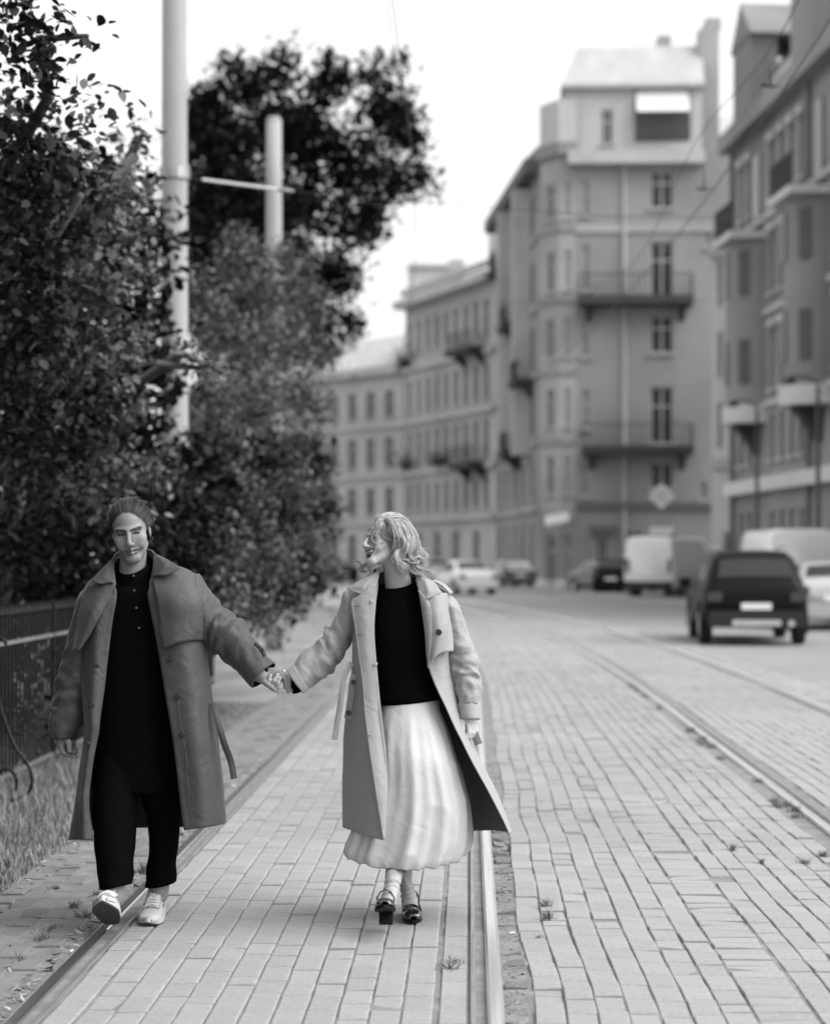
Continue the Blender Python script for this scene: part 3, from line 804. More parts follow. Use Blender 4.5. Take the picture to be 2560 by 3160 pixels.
tree('lit_lilac', 'lit side of the leafy tree, sunlight put into paler leaves, with sprays reaching across the thick concrete pole', 'tree', (-3.75,14.6,0), [[(-3.7,14.5,1.4),(-3.4,14.2,2.6),(-3.2,14,3.6)], [(-3.5,14.2,2.2),P(560,1090,13.8),P(690,1150,13.7)], [(-3.3,14.1,3.0),P(430,420,13.4)]],  # lit part of the near tree, its light put into paler leaves
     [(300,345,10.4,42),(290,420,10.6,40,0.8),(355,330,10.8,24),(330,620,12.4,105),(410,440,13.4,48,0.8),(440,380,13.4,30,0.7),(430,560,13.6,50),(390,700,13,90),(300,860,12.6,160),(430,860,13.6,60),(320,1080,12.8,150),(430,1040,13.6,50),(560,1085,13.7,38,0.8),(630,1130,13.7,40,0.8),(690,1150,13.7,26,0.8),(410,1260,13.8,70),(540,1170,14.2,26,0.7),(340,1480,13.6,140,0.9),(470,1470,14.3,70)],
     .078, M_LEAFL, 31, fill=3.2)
tree('leafy_shrub', 'dark shrub growing against the back of the iron fence', 'shrub', (-4.4,15.2,0), [[(-4.4,15.2,.8),(-4.2,15.1,1.6)]],
     [(60,1650,13.8,220,.6),(250,1700,14.6,200,.7),(420,1650,15,170,.9),(100,1850,14,170,.5),(330,1880,15,140,.7),(540,1560,16,110),(560,1720,16,120),(600,1850,16,90),(650,1640,16.4,80),(640,1960,15.4,60),(40,2020,13.4,130),(180,2060,14.2,120),(330,2040,15,110),(60,2190,13.2,90),(220,2180,14,80),(360,2140,15,60),(480,1980,15.6,80)],
     .085, M_LEAFD, 22, fill=3.2)
# deep mass behind it, dark filler for the shade there
tree('hedge_tree', 'dense shaded thicket behind the leafy tree, with unseen lobes added to shade the left side, almost black in the photo', 'tree', (-7.5,19,0), [[(-7.4,19,2),(-7.3,19,4)]],
     [(60,700,17,330),(330,780,18,280),(60,1050,17,330),(330,1150,18,280),(60,1400,16.5,330),(330,1500,17.5,280),(80,1750,16.2,300),(330,1820,17,230),(400,1000,19,110),(390,700,19,90),(400,1350,19,110),(420,1560,18.4,120),(520,1750,18.4,120),(340,560,19,90)] + [('w',-5.0-.5*(k%2),-4+1.5*i,z,1.25,.8) for i in range(11) for k,z in enumerate((1.0,2.6,4.2,5.8))],  # unseen lobes towards the camera, added to shade the left side
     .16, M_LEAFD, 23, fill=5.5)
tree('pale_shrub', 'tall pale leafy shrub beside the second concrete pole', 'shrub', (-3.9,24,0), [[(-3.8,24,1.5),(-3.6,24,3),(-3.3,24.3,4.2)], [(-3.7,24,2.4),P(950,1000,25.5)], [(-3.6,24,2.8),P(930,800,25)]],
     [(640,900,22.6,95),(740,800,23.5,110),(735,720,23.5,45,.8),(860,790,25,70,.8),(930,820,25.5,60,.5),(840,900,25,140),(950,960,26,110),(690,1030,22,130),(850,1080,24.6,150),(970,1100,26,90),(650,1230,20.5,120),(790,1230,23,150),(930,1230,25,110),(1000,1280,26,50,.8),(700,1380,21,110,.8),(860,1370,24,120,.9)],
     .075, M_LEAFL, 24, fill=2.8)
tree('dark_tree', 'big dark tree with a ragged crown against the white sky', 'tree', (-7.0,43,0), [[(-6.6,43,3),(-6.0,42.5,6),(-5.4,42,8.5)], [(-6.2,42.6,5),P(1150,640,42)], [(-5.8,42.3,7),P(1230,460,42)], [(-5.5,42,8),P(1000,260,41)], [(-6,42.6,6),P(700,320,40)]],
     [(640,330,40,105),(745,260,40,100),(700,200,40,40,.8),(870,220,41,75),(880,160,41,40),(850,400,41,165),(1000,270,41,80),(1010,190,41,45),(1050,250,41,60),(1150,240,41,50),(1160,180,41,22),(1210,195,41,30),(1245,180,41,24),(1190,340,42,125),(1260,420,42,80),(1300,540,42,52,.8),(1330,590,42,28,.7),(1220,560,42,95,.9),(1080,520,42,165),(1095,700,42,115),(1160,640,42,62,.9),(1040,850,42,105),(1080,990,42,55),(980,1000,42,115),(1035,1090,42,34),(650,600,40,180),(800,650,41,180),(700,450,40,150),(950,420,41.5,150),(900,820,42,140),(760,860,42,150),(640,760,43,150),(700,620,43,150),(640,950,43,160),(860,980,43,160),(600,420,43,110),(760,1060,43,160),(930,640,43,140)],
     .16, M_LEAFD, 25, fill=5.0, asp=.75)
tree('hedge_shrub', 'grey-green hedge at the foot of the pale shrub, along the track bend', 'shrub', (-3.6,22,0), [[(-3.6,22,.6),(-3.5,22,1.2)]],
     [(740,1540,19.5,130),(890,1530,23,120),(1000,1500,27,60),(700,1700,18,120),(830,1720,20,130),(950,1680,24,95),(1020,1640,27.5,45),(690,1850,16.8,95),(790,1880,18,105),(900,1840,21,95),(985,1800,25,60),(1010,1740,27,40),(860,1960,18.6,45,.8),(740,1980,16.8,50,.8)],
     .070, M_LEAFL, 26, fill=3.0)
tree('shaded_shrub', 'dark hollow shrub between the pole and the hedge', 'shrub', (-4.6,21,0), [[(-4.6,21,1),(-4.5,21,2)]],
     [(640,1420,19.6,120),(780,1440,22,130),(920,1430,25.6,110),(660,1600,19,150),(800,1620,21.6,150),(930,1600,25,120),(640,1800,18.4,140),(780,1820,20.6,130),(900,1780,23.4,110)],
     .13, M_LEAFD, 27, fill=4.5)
tree('street_tree', 'far tree closing the bend of the street, left of the far building', 'tree', (-19,100,0), [[(-19,100,3),(-19,100,6)]],
     [(700,1350,95,150),(800,1420,95,160),(930,1400,96,120),(620,1300,95,160),(760,1580,95,170),(900,1600,96,150),(1010,1560,97,70)],
     .35, M_LEAFD, 28, fill=1.6, asp=.8)

# ------------------------------------------------------------------ iron fence with scroll braces
M_FENCE = mat('fence_iron', .008, .5, .25, 20, spec=.25)
U_F = -3.03
fence = tag(empty('iron_fence', C(U_F,12)), 'low black iron picket fence with scroll braces beside the grass', 'fence')
off = fence.location
pk = MB(); pk.tube([(0,0,0),(0,0,1.10)], .0095, 6); pk.tube([(0,0,1.10),(0,0,1.125),(0,0,1.19)], [.0095,.018,.001], 6, cap=False)
pkm = pk.mesh('picket', M_FENCE)
s = 10.6
while s < 22:
    o = link('picket', pkm, fence); o.location = C(U_F, s, .03) - off; s += .0975
for z_, w_ in ((.10,.016),(.965,.018)):
    b = MB(); ss = [10.5+.5*k for k in range(24)]
    b.grid([[C(U_F-w_,q,z_-.012),C(U_F+w_,q,z_-.012),C(U_F+w_,q,z_+.012),C(U_F-w_,q,z_+.012)] for q in ss], close_u=True)
    b.build('fence_rail', mat('fence_rail_skylit', .16, .35, .2, 12, spec=.6), fence, off=off)  # sky shine on the rails put into a paler colour
for s in (11.2,13.4,15.6,17.8):
    b = MB(); c = C(U_F,s,0); b.box(c.x-.018,c.x+.018,c.y-.018,c.y+.018,-.02,1.2); b.build('fence_post', M_FENCE, fence, off=off)
    pts = [(20,1990),(6,1968),(-10,1985),(-4,2010),(-12,2080),(-2,2170),(16,2230),(46,2305),(80,2350),(98,2395),(96,2432),(76,2455),(44,2470),(8,2462),(-14,2435),(-8,2395),(18,2372),(40,2384),(52,2412),(47,2440)]
    q0 = [P(x,y,11.2) for x,y in pts]; dx = c.x-C(U_F,11.2).x; dy = c.y-11.2
    q = cr([(p.x+dx,p.y+dy,p.z) for p in q0], 60)
    b = MB(); b.tube([Vector(p) for p in q], .011, 6); b.build('scroll_brace', M_FENCE, fence, smooth=True, off=off)

# ------------------------------------------------------------------ concrete poles and overhead line
M_CONC = mat('pole_concrete', .36, .9, .10, 2.0, bump=.3, bscale=60, stretch=(1,1,.4), stain=.15, stain_scale=1.2)
def pole(x, y_, r0, r1, h, label):
    root = tag(empty('concrete_pole', (x,y_,0)), label, 'pole', 'concrete tram poles along the fence')
    b = MB(); b.tube([Vector((0,0,-.05))]+[Vector((0,0,h*k/8)) for k in range(1,9)], [r0+(r1-r0)*k/8 for k in range(9)], 16)
    b.build('shaft', M_CONC, root, smooth=True)
    b = MB(); b.tube([Vector((0,0,5.62)),Vector((0,0,5.74))], r0*.86+.03, 16); b.build('clamp_band', mat('galvanised', .32,.45,.2,8,metal=.8), root)
    b = MB(); b.tube([Vector((0,0,h)),Vector((0,0,h+.05))], [r1*1.06,r1*.8], 16); b.build('cap', M_CONC, root)
    return root
p1 = P(538,1722,20); p2 = P(845,1722,30.5)
pole(p1.x, 20, .160, .128, 9.3, 'thick pale concrete pole rising behind the man, cut by the top of the picture')
pole(p2.x, 30.5, .155, .125, 8.75, 'thinner looking concrete pole farther back, in front of the dark tree')
M_WIRE = mat('wire', .04, .5, .2, 5)
def wire(name, label, pts, r, m=None, cat='wire'):
    b = MB(); b.tube([Vector(p) for p in pts], r, 6, cap=False); return tag(b.build(name, m or M_WIRE, smooth=True), label, cat)
for uc, lab in ((2.797,'trolley wire above the second track, crossing the right-hand roofs'),(-.704,'trolley wire above the first track, thin against the sky')):
    wire('trolley_wire', lab, [C(uc + .10*math.sin(i*.35), 4+i*2.5, 5.85) for i in range(44)], .008 if uc > 0 else .0035)
    wire('carrier_wire', lab.replace('trolley','carrier'), [C(uc, 4+i*1.25, 6.25+.20*(1-math.cos(i*.63))) for i in range(80)], .006 if uc > 0 else .003)
sp = tag(empty('span_wire', (p1.x,20,5.68)), 'span wire with a pale insulator rod from the thick pole across the street', 'wire')
a_ = Vector((p1.x,20,5.66)); dr = Vector((1,.06,-.118)).normalized()
b = MB(); b.tube([a_,a_+dr*1.4,Vector((1.5,20.4,5.30)),Vector((4,20.6,5.30)),Vector((C(9.4,20).x,21,5.95))], .004, 6); b.build('cable', M_WIRE, sp, off=sp.location)
b = MB(); b.tube([a_+dr*.3,a_+dr*1.12], .015, 8); b.build('insulator_rod', mat('insulator_pale', .75,.35,.1,10), sp, off=sp.location)
b = MB(); b.tube([a_+dr*1.12,a_+dr*1.2,a_+dr*1.3], [.02,.024,.014], 8); b.build('insulator_end', mat('galvanised',.32), sp, off=sp.location)
sp2 = tag(empty('span_wire', (p2.x,30.5,5.7)), 'second span wire from the farther pole across the street', 'wire')
b = MB(); b.tube([(p2.x,30.5,5.7),(10.0,31.5,6.0)], .004, 6); b.build('cable', M_WIRE, sp2, off=sp2.location)
for k,(s,uc) in enumerate(((17.2,2.797),(22.0,2.797),(30.8,2.797))):
    c = C(uc, s, 5.9); b = MB(); b.tube([c+Vector((-.09,0,.03)),c+Vector((0,0,.02)),c+Vector((.09,0,.03))], [.012,.018,.012], 6); b.tube([c,c+Vector((0,0,.34))], .010, 6)
    tag(b.build('wire_hanger', M_WIRE, smooth=True), ['nearest hanger fitting on the trolley wire at the upper right','middle hanger fitting on the trolley wire of the second track','farthest hanger fitting on the trolley wire, before the corner building'][k], 'wire fitting', 'hangers on the trolley wire')

# ------------------------------------------------------------------ lamp posts, signs
def lamp_post(x, y_, h, label):
    root = tag(empty('lamp_post', (x,y_,.1)), label, 'lamp post', 'lamp posts on the pavement')
    b = MB(); b.tube([(0,0,0),(0,0,.1),(0,0,1.6),(0,0,1.75),(0,0,h)], [.17,.16,.13,.075,.055], 10); b.build('post', mat('lamp_iron',.035,.5), root, smooth=True)
    b = MB(); b.tube([(0,0,h),(0,0,h+.12),(-.35,0,h+.32),(-.8,0,h+.3)], .035, 8); b.build('arm', mat('lamp_iron',.035), root, smooth=True)
    b = MB(); b.tube([(-.8,0,h+.32),(-.8,0,h+.24),(-.8,0,h+.1)], [.05,.17,.15], 10); b.build('lamp_head', mat('lamp_iron',.035), root)
lamp_post(9.62,62.0,6.4,'slim dark lamp post in front of the grey bayed building, left of the vans')
lamp_post(9.75,51.8,6.2,'slim dark lamp post at the right edge behind the parked vans')
M_SIGNPOST = mat('sign_post_grey',.25,.5,.1,5,metal=.5)
sg = tag(empty('priority_sign', (8.28,80,0)), 'light diamond-shaped priority road sign on a post above the white van', 'road sign')
b = MB(); b.tube([(0,0,0),(0,0,4.75)], .04, 8); b.build('post', M_SIGNPOST, sg)
def diamond(r, y0, y1): 
    b = MB(); b.prism([Vector((0,y0,4.2-r)),Vector((r,y0,4.2)),Vector((0,y0,4.2+r)),Vector((-r,y0,4.2))], (0,y1-y0,0)); return b
diamond(.56,-.06,-.03).build('plate', mat('sign_white',.75,.4,.05,5), sg); diamond(.42,-.066,-.06).build('sign_face', mat('sign_yellow',.50,.4,.05,5), sg)
b = MB(); b.box(-.5,.5,-.06,-.03,2.55,2.85); b.build('sub_plate', mat('sign_white',.75), sg)
sg2 = tag(empty('shop_sign', (4.4,94.2,3.2)), 'pale slanted shop awning at the foot of the corner building', 'awning')
b = MB(); b.prism([Vector((-.6,.0,.45)),Vector((-.6,-.8,.0)),Vector((-.6,-.8,-.12)),Vector((-.6,0,.2))], (1.2,.15,.25)); b.build('awning_cloth', mat('shop_awning_cloth',.42,.8), sg2)
b = MB(); b.tube([(-.55,0,.1),(-.55,-.75,-.1)],.02,6); b.build('awning_arm', mat('lamp_iron',.035), sg2)
for k,(x,y) in enumerate(((1672,1800),(1665,1812))):
    d = 8670/(1822-1722+k*2); p = P(x,1722,d)
    b = MB(); b.tube([(0,0,0),(0,0,.25),(0,0,.45),(0,0,.55)], [.42,.40,.26,.03], 14); o = b.build('stone_bollard', mat('bollard_stone',.36,.9,.15,6), smooth=True)
    o.location = (p.x+k*1.0, p.y, -.02); tag(o, ['squat pale stone bollard on the road between the white and the dark car','second squat stone bollard next to the first, nearer the dark car'][k], 'bollard', 'stone bollards')
# ------------------------------------------------------------------ vehicles
M_TYRE = mat('tyre_rubber', .02, .85, .2, 20)
M_RIM  = mat('wheel_rim', .45, .35, .1, 8, metal=.8)
M_CGLASS = mat('car_glass', .012, .08, .2, 3, spec=.7)
M_PLATE = mat('number_plate', .72, .5, .08, 30)
M_TAIL = mat('tail_lamp', .03, .2, .2, 12, spec=.7)
M_HEADL = mat('head_lamp', .70, .15, .2, 12, spec=.8)
M_PLAST = mat('black_plastic', .010, .7, .2, 12)
def interp(tab, y):
    xs = [t[0] for t in tab]; return [float(np.interp(y, xs, [t[k] for t in tab])) for k in range(1, len(tab[0]))]
# tables: (y from rear, z_bottom, z_belt, z_top, half width body, half width top)
SHAPES = {
 'suv':  dict(L=4.65, st=[(0,.42,.80,.86,.80,.72),(.05,.36,.98,1.02,.86,.74),(.12,.34,1.02,1.10,.90,.72),(.42,.32,1.03,1.60,.92,.66),(.8,.30,1.02,1.665,.93,.64),(2.0,.28,1.0,1.68,.93,.64),(2.6,.28,.99,1.62,.93,.66),(3.45,.28,.97,1.02,.92,.74),(3.7,.28,.96,.985,.92,.78),(4.35,.30,.86,.88,.88,.74),(4.6,.38,.70,.74,.80,.70),(4.65,.46,.62,.64,.70,.6)], roof=(.42,2.6), win=(.6,3.2), wheels=(.86,3.66), r=.355),
 'sedan':dict(L=4.5, st=[(0,.38,.80,.83,.76,.66),(.06,.32,.92,.95,.84,.70),(.7,.28,.95,.99,.87,.72),(.8,.28,.95,1.03,.87,.70),(1.45,.26,.95,1.40,.88,.60),(2.1,.25,.94,1.45,.88,.58),(2.55,.25,.93,1.40,.88,.60),(3.3,.25,.90,.95,.88,.70),(3.5,.25,.88,.91,.87,.74),(4.25,.27,.76,.78,.82,.70),(4.45,.34,.62,.66,.76,.66),(4.5,.42,.55,.58,.68,.6)], roof=(1.45,2.55), win=(1.25,3.05), wheels=(.82,3.5), r=.32),
 'hatch':dict(L=4.1, st=[(0,.40,.82,.86,.76,.68),(.05,.33,.98,1.0,.83,.70),(.15,.30,1.0,1.08,.86,.68),(.45,.28,1.0,1.44,.87,.60),(1.2,.26,.97,1.50,.88,.58),(2.1,.26,.95,1.47,.88,.59),(2.95,.26,.92,.97,.87,.70),(3.2,.26,.90,.93,.86,.74),(3.85,.28,.76,.78,.80,.68),(4.05,.36,.62,.66,.72,.64),(4.1,.42,.55,.58,.66,.58)], roof=(.45,2.1), win=(.6,2.7), wheels=(.75,3.2), r=.31),
 'van':  dict(L=5.3, st=[(0,.45,1.25,2.20,.94,.84),(.04,.42,1.25,2.28,.97,.86),(.3,.38,1.25,2.33,.985,.86),(3.6,.36,1.22,2.33,.985,.85),(4.0,.36,1.20,2.22,.98,.82),(4.6,.36,1.15,1.25,.96,.84),(4.8,.38,1.08,1.12,.94,.82),(5.2,.42,.80,.86,.88,.78),(5.3,.5,.66,.7,.78,.7)], roof=(.3,4.0), win=(3.75,4.5), wheels=(1.0,4.4), r=.34),
}
def vehicle(name, kind, pos, rz, paint, label, cat, group='cars in the street', rear_glass=True, bars=False):
    S = SHAPES[kind]; root = tag(empty(name, (pos[0],pos[1],pos[2]), rz), label, cat, group)
    st = S['st']; ys = []
    for a, b_ in zip(st[:-1], st[1:]):
        k = max(1, int((b_[0]-a[0])/.22)); ys += [a[0]+(b_[0]-a[0])*i/k for i in range(k)]
    ys.append(st[-1][0]); rows = []
    for y in ys:
        zb, zl, zt, w, wt = interp(st, y)
        half = [(w*.86,zb),(w*.97,zb+.06),(w,zb+(zl-zb)*.45),(w*.985,zl-.05),(w*.955,zl),(wt+(w*.955-wt)*.15,zl+(zt-zl)*.86),(wt*.90,zt-.012),(wt*.55,zt+.006)]
        rows.append([Vector((x,y,z)) for x,z in half] + [Vector((-x,y,z)) for x,z in reversed(half)])
    b = MB(); b.grid(rows, close_u=True); n = len(rows[0])
    b.f.append(tuple(reversed(range(n)))); b.f.append(tuple((len(rows)-1)*n+k for k in range(n)))
    b.build('car_body', paint, root, smooth=True)
    def sec(y, f, out=.008):
        zb, zl, zt, w, wt = interp(st, y); x0, x1 = w*.955, wt+(w*.955-wt)*.15
        return x0+(x1-x0)*f+out, zl+(zt-zl)*.86*f
    w0, w1 = S['win']
    for sgn in (1,-1):
        yy = np.linspace(w0, w1, 12); k0 = []
        for y in yy:
            xa, za = sec(y,.12); xb, zb_ = sec(y,.90); k0.append([Vector((sgn*xa,y,za)),Vector((sgn*xb,y,zb_))])
        for (i0,i1) in (((0,4),(4,8),(8,11)) if kind != 'van' else ((0,11),)):
            g_ = MB(); g_.grid(k0[i0:i1+1]); 
            if i0: g_.v = [(p[0],p[1]+(.03 if p[1] < yy[i0]+.01 else 0),p[2]) for p in g_.v]
            g_.build('side_window', M_CGLASS, root)
    def cross_glass(nm, ya, yb, fa, fb, out):
        r_ = []
        for k in range(5):
            f = k/4; y = ya+(yb-ya)*f; zb, zl, zt, w, wt = interp(st, y); xw = wt*(.93-.04*f); z = zt+.006
            r_.append([Vector((xw*q, y+out*1.0, z+.012-(abs(q)**3)*.02)) for q in (-1,-.5,0,.5,1)])
        g_ = MB(); g_.grid(r_); g_.build(nm, M_CGLASS, root, smooth=True)
    ra, rb_ = S['roof']
    if rear_glass and kind != 'van':
        i = [t[0] for t in st].index(ra); cross_glass('rear_window', st[i-1][0]+.06, ra-.05, 0, 1, -.01)
    i = [t[0] for t in st].index(rb_); cross_glass('windscreen', rb_+.08, st[i+1][0]-.08, 0, 1, .012)
    R = S['r']
    for y in S['wheels']:
        for sgn in (1,-1):
            w = interp(st, y)[3]; x1 = sgn*(w+.006); x0 = sgn*(w-.21)
            t = MB(); t.tube([(x0,y,R),(x0+sgn*.03,y,R),(x1-sgn*.03,y,R),(x1,y,R)], [R*.9,R,R,R*.92], 22); o = t.build('wheel', M_TYRE, root)
            t = MB(); t.tube([(x1-sgn*.01,y,R),(x1+sgn*.006,y,R)], [R*.66,R*.58], 14); t.build('rim', M_RIM, o)
            a = MB(); pts = [Vector((x1-sgn*.004, y+(R+.07)*math.cos(q), R+(R+.07)*math.sin(q))) for q in np.linspace(RAD(-20),RAD(200),16)]
            a.tube(pts, .032, 6); a.build('wheel_arch', M_PLAST, root)
    zb, zl, zt, w, wt = interp(st, .05)
    t = MB(); t.box(-w*.95,w*.95,-.05,.10,zb-.02,zb+.26); t.build('rear_bumper', M_PLAST if kind in ('suv','van') else paint, root)
    zp = zl-.28 if kind != 'van' else .95
    t = MB(); t.box(-.26,.26,-.035 if kind != 'suv' else -.03,.03,zp-.06,zp+.055); t.build('number_plate', M_PLATE, root)
    for sgn in (1,-1):
        t = MB(); xx = sgn*w*.84
        if kind == 'van': t.box(xx-.07,xx+.07,-.02,.05,1.0,1.5)
        else: t.box(xx-.13,xx+.13,-.012,.16,zl-.20,zl-.03)
        t.build('tail_lamp', M_TAIL, root)
        L = S['L']; wf = interp(st, L-.25)[3]; zf = interp(st, L-.25)[1]
        t = MB(); t.box(sgn*wf*.78-.16,sgn*wf*.78+.16,L-.34,L-.10,zf-.14,zf-.01); t.build('head_lamp', M_HEADL, root)
        yb = st[-5][0] if kind != 'van' else 4.3; xw = interp(st, yb)[3]; zw = interp(st, yb)[1]
        t = MB(); t.box(sgn*(xw+.10)-.10,sgn*(xw+.10)+.10,yb-.05,yb+.07,zw+.03,zw+.19); t.build('door_mirror', paint, root)
    if bars:
        for sgn in (1,-1):
            t = MB(); t.tube([(sgn*.62,.7,1.70),(sgn*.62,.9,1.735),(sgn*.62,2.2,1.745),(sgn*.62,2.4,1.69)], .02, 6); t.build('roof_rail', mat('bright_trim',.6,.25,.1,5,metal=.9), root)
        t = MB(); t.box(-.42,.42,-.062,-.045,.36,.46); t.build('bumper_trim', mat('bright_trim',.6), root)
        t = MB(); t.tube([(.60,-.07,.40),(.60,.1,.40)], .06, 10); t.build('exhaust', mat('bright_trim',.6), root)
    return root
PB = mat('paint_black', .005, .45, .1, 5, coat=.03, spec=.1); PW = mat('paint_white', .70, .25, .04, 3, coat=.5); PS = mat('paint_silver', .42, .3, .06, 4, coat=.5, metal=.4)
PG = mat('paint_grey', .07, .25, .1, 4, coat=.5)
def at(x, d): return ((x-PX0)/F_PX*d, d, -.02)
vehicle('parked_suv','suv', at(2333,32.2), RAD(-3.0), PB, 'black SUV with roof rails parked at the right, seen from behind','car', bars=True)
vehicle('parked_van','van', at(2000,67), RAD(-27), PW, 'white delivery van seen from its rear corner, parked ahead of the black SUV','van')
vehicle('parked_car','hatch', at(2580,38.8), RAD(-2), PS, 'silver hatchback half hidden behind the black SUV at the right edge','car')
vehicle('parked_van','van', (8.95,49.5,-.02), RAD(4), PW, 'white van whose roof shows above the silver car at the right edge','van')
vehicle('parked_car','hatch', at(1885,75), RAD(-24), PB, 'black hatchback parked just left of the white delivery van','car')
vehicle('parked_car','sedan', at(1802,79.5), RAD(200), PG, 'dark sedan facing the camera with a bright windscreen, left of the black hatchback','car')
vehicle('moving_car','sedan', at(1478,76), RAD(17), PW, 'white sedan driving away in the middle of the street','car')
vehicle('moving_car','hatch', at(1352,108), RAD(19), PW, 'farther white car behind the white sedan, next to the blond hair','car')
vehicle('parked_car','hatch', at(1606,89), RAD(16), PG, 'dark car at the foot of the corner building, right of the white sedan','car')
vehicle('moving_car','sedan', at(1066,110), RAD(22), PB, 'black car far down the bend between the hedge and the woman','car')
# ------------------------------------------------------------------ people: tools
class Sdf:
    def __init__(s, lo, hi, h):
        s.lo = np.array(lo, float); s.h = h
        s.n = np.ceil((np.array(hi)-s.lo)/h).astype(int)+1
        s.A = np.full(s.n, .25, np.float32)
    def _box(s, lo, hi):
        i0 = np.clip(np.floor((np.array(lo)-s.lo)/s.h).astype(int), 0, s.n-1); i1 = np.clip(np.ceil((np.array(hi)-s.lo)/s.h).astype(int)+1, 1, s.n)
        sl = tuple(slice(a,b) for a,b in zip(i0,i1))
        g = np.meshgrid(*[s.lo[k]+s.h*np.arange(i0[k],i1[k]) for k in range(3)], indexing='ij')
        return sl, np.stack(g,-1)
    def _mix(s, sl, d, k, sub):
        a = s.A[sl]
        if a.size == 0: return
        if sub:
            b = -d; hh = np.clip(.5-.5*(a-b)/k,0,1); s.A[sl] = a*(1-hh)+b*hh + k*hh*(1-hh)
        else:
            hh = np.clip(.5+.5*(d-a)/k,0,1); s.A[sl] = d*(1-hh)+a*hh - k*hh*(1-hh)
    def ell(s, c, r, R=None, k=.012, sub=False):
        c = np.array(c,float); r = np.array(r,float); m = r.max()+k*2+.02
        sl, X = s._box(c-m, c+m); Q = X-c
        if R is not None: Q = Q@R
        k0 = np.linalg.norm(Q/r,axis=-1); k1 = np.linalg.norm(Q/(r*r),axis=-1)+1e-9
        s._mix(sl, (k0*(k0-1)/k1).astype(np.float32), k, sub)
    def cone(s, a, b, ra, rb, k=.008, sub=False):
        a = np.array(a,float); b = np.array(b,float); m = max(ra,rb)+k*2+.02
        sl, X = s._box(np.minimum(a,b)-m, np.maximum(a,b)+m); ab = b-a; L2 = ab@ab+1e-12
        t = np.clip(((X-a)@ab)/L2,0,1); d = np.linalg.norm(X-a-t[...,None]*ab,axis=-1)-(ra+(rb-ra)*t)
        s._mix(sl, d.astype(np.float32), k, sub)
    def chain(s, pts, rr, k=.006):
        for i in range(len(pts)-1): s.cone(pts[i],pts[i+1],rr[i],rr[i+1],k)
    def mesh(s):
        A = s.A; S = A < 0; n = np.array(A.shape)
        c = np.zeros(n-1, np.int8)
        off = [(i,j,k) for i in (0,1) for j in (0,1) for k in (0,1)]
        for o in off: c += S[o[0]:n[0]-1+o[0],o[1]:n[1]-1+o[1],o[2]:n[2]-1+o[2]]
        cells = np.argwhere((c > 0) & (c < 8)); idx = -np.ones(n-1, np.int32); idx[tuple(cells.T)] = np.arange(len(cells))
        acc = np.zeros((len(cells),3)); cnt = np.zeros(len(cells))
        for o in off:
            for ax in range(3):
                if o[ax]: continue
                p = cells+np.array(o); q = p.copy(); q[:,ax] += 1
                va, vb = A[tuple(p.T)], A[tuple(q.T)]; m = (va < 0) != (vb < 0)
                t = va[m]/(va[m]-vb[m]); pt = p[m].astype(float); pt[:,ax] += t
                acc[m] += pt; cnt[m] += 1
        V = s.lo + s.h*acc/cnt[:,None]; Fs = []
        for ax in range(3):
            o1, o2 = [(1,2),(2,0),(0,1)][ax]
            sa = [slice(1,n[k]-1) for k in range(3)]; sa[ax] = slice(0,n[ax]-1); sb = list(sa); sb[ax] = slice(1,n[ax])
            a, b = S[tuple(sa)], S[tuple(sb)]
            for flip, mm in ((False, a & ~b), (True, ~a & b)):
                p = np.argwhere(mm)+np.array([0 if k == ax else 1 for k in range(3)])
                e1 = np.zeros(3,int); e1[o1] = 1; e2 = np.zeros(3,int); e2[o2] = 1
                q = [p-e1-e2, p-e2, p, p-e1]
                f = np.stack([idx[tuple(x.T)] for x in q],1)
                Fs.append(f[:,::-1] if flip else f)
        Fq = np.vstack(Fs); return V, Fq[(Fq >= 0).all(1)]
def rotm(ax, a):
    return np.array(Matrix.Rotation(a,3,ax))
BASE = np.array([[-1,0,0],[0,-1,0],[0,0,1]],float)
def tapered(pts):  # px list (x,y,d) -> world arrays
    return [np.array(P(*p)) for p in pts]

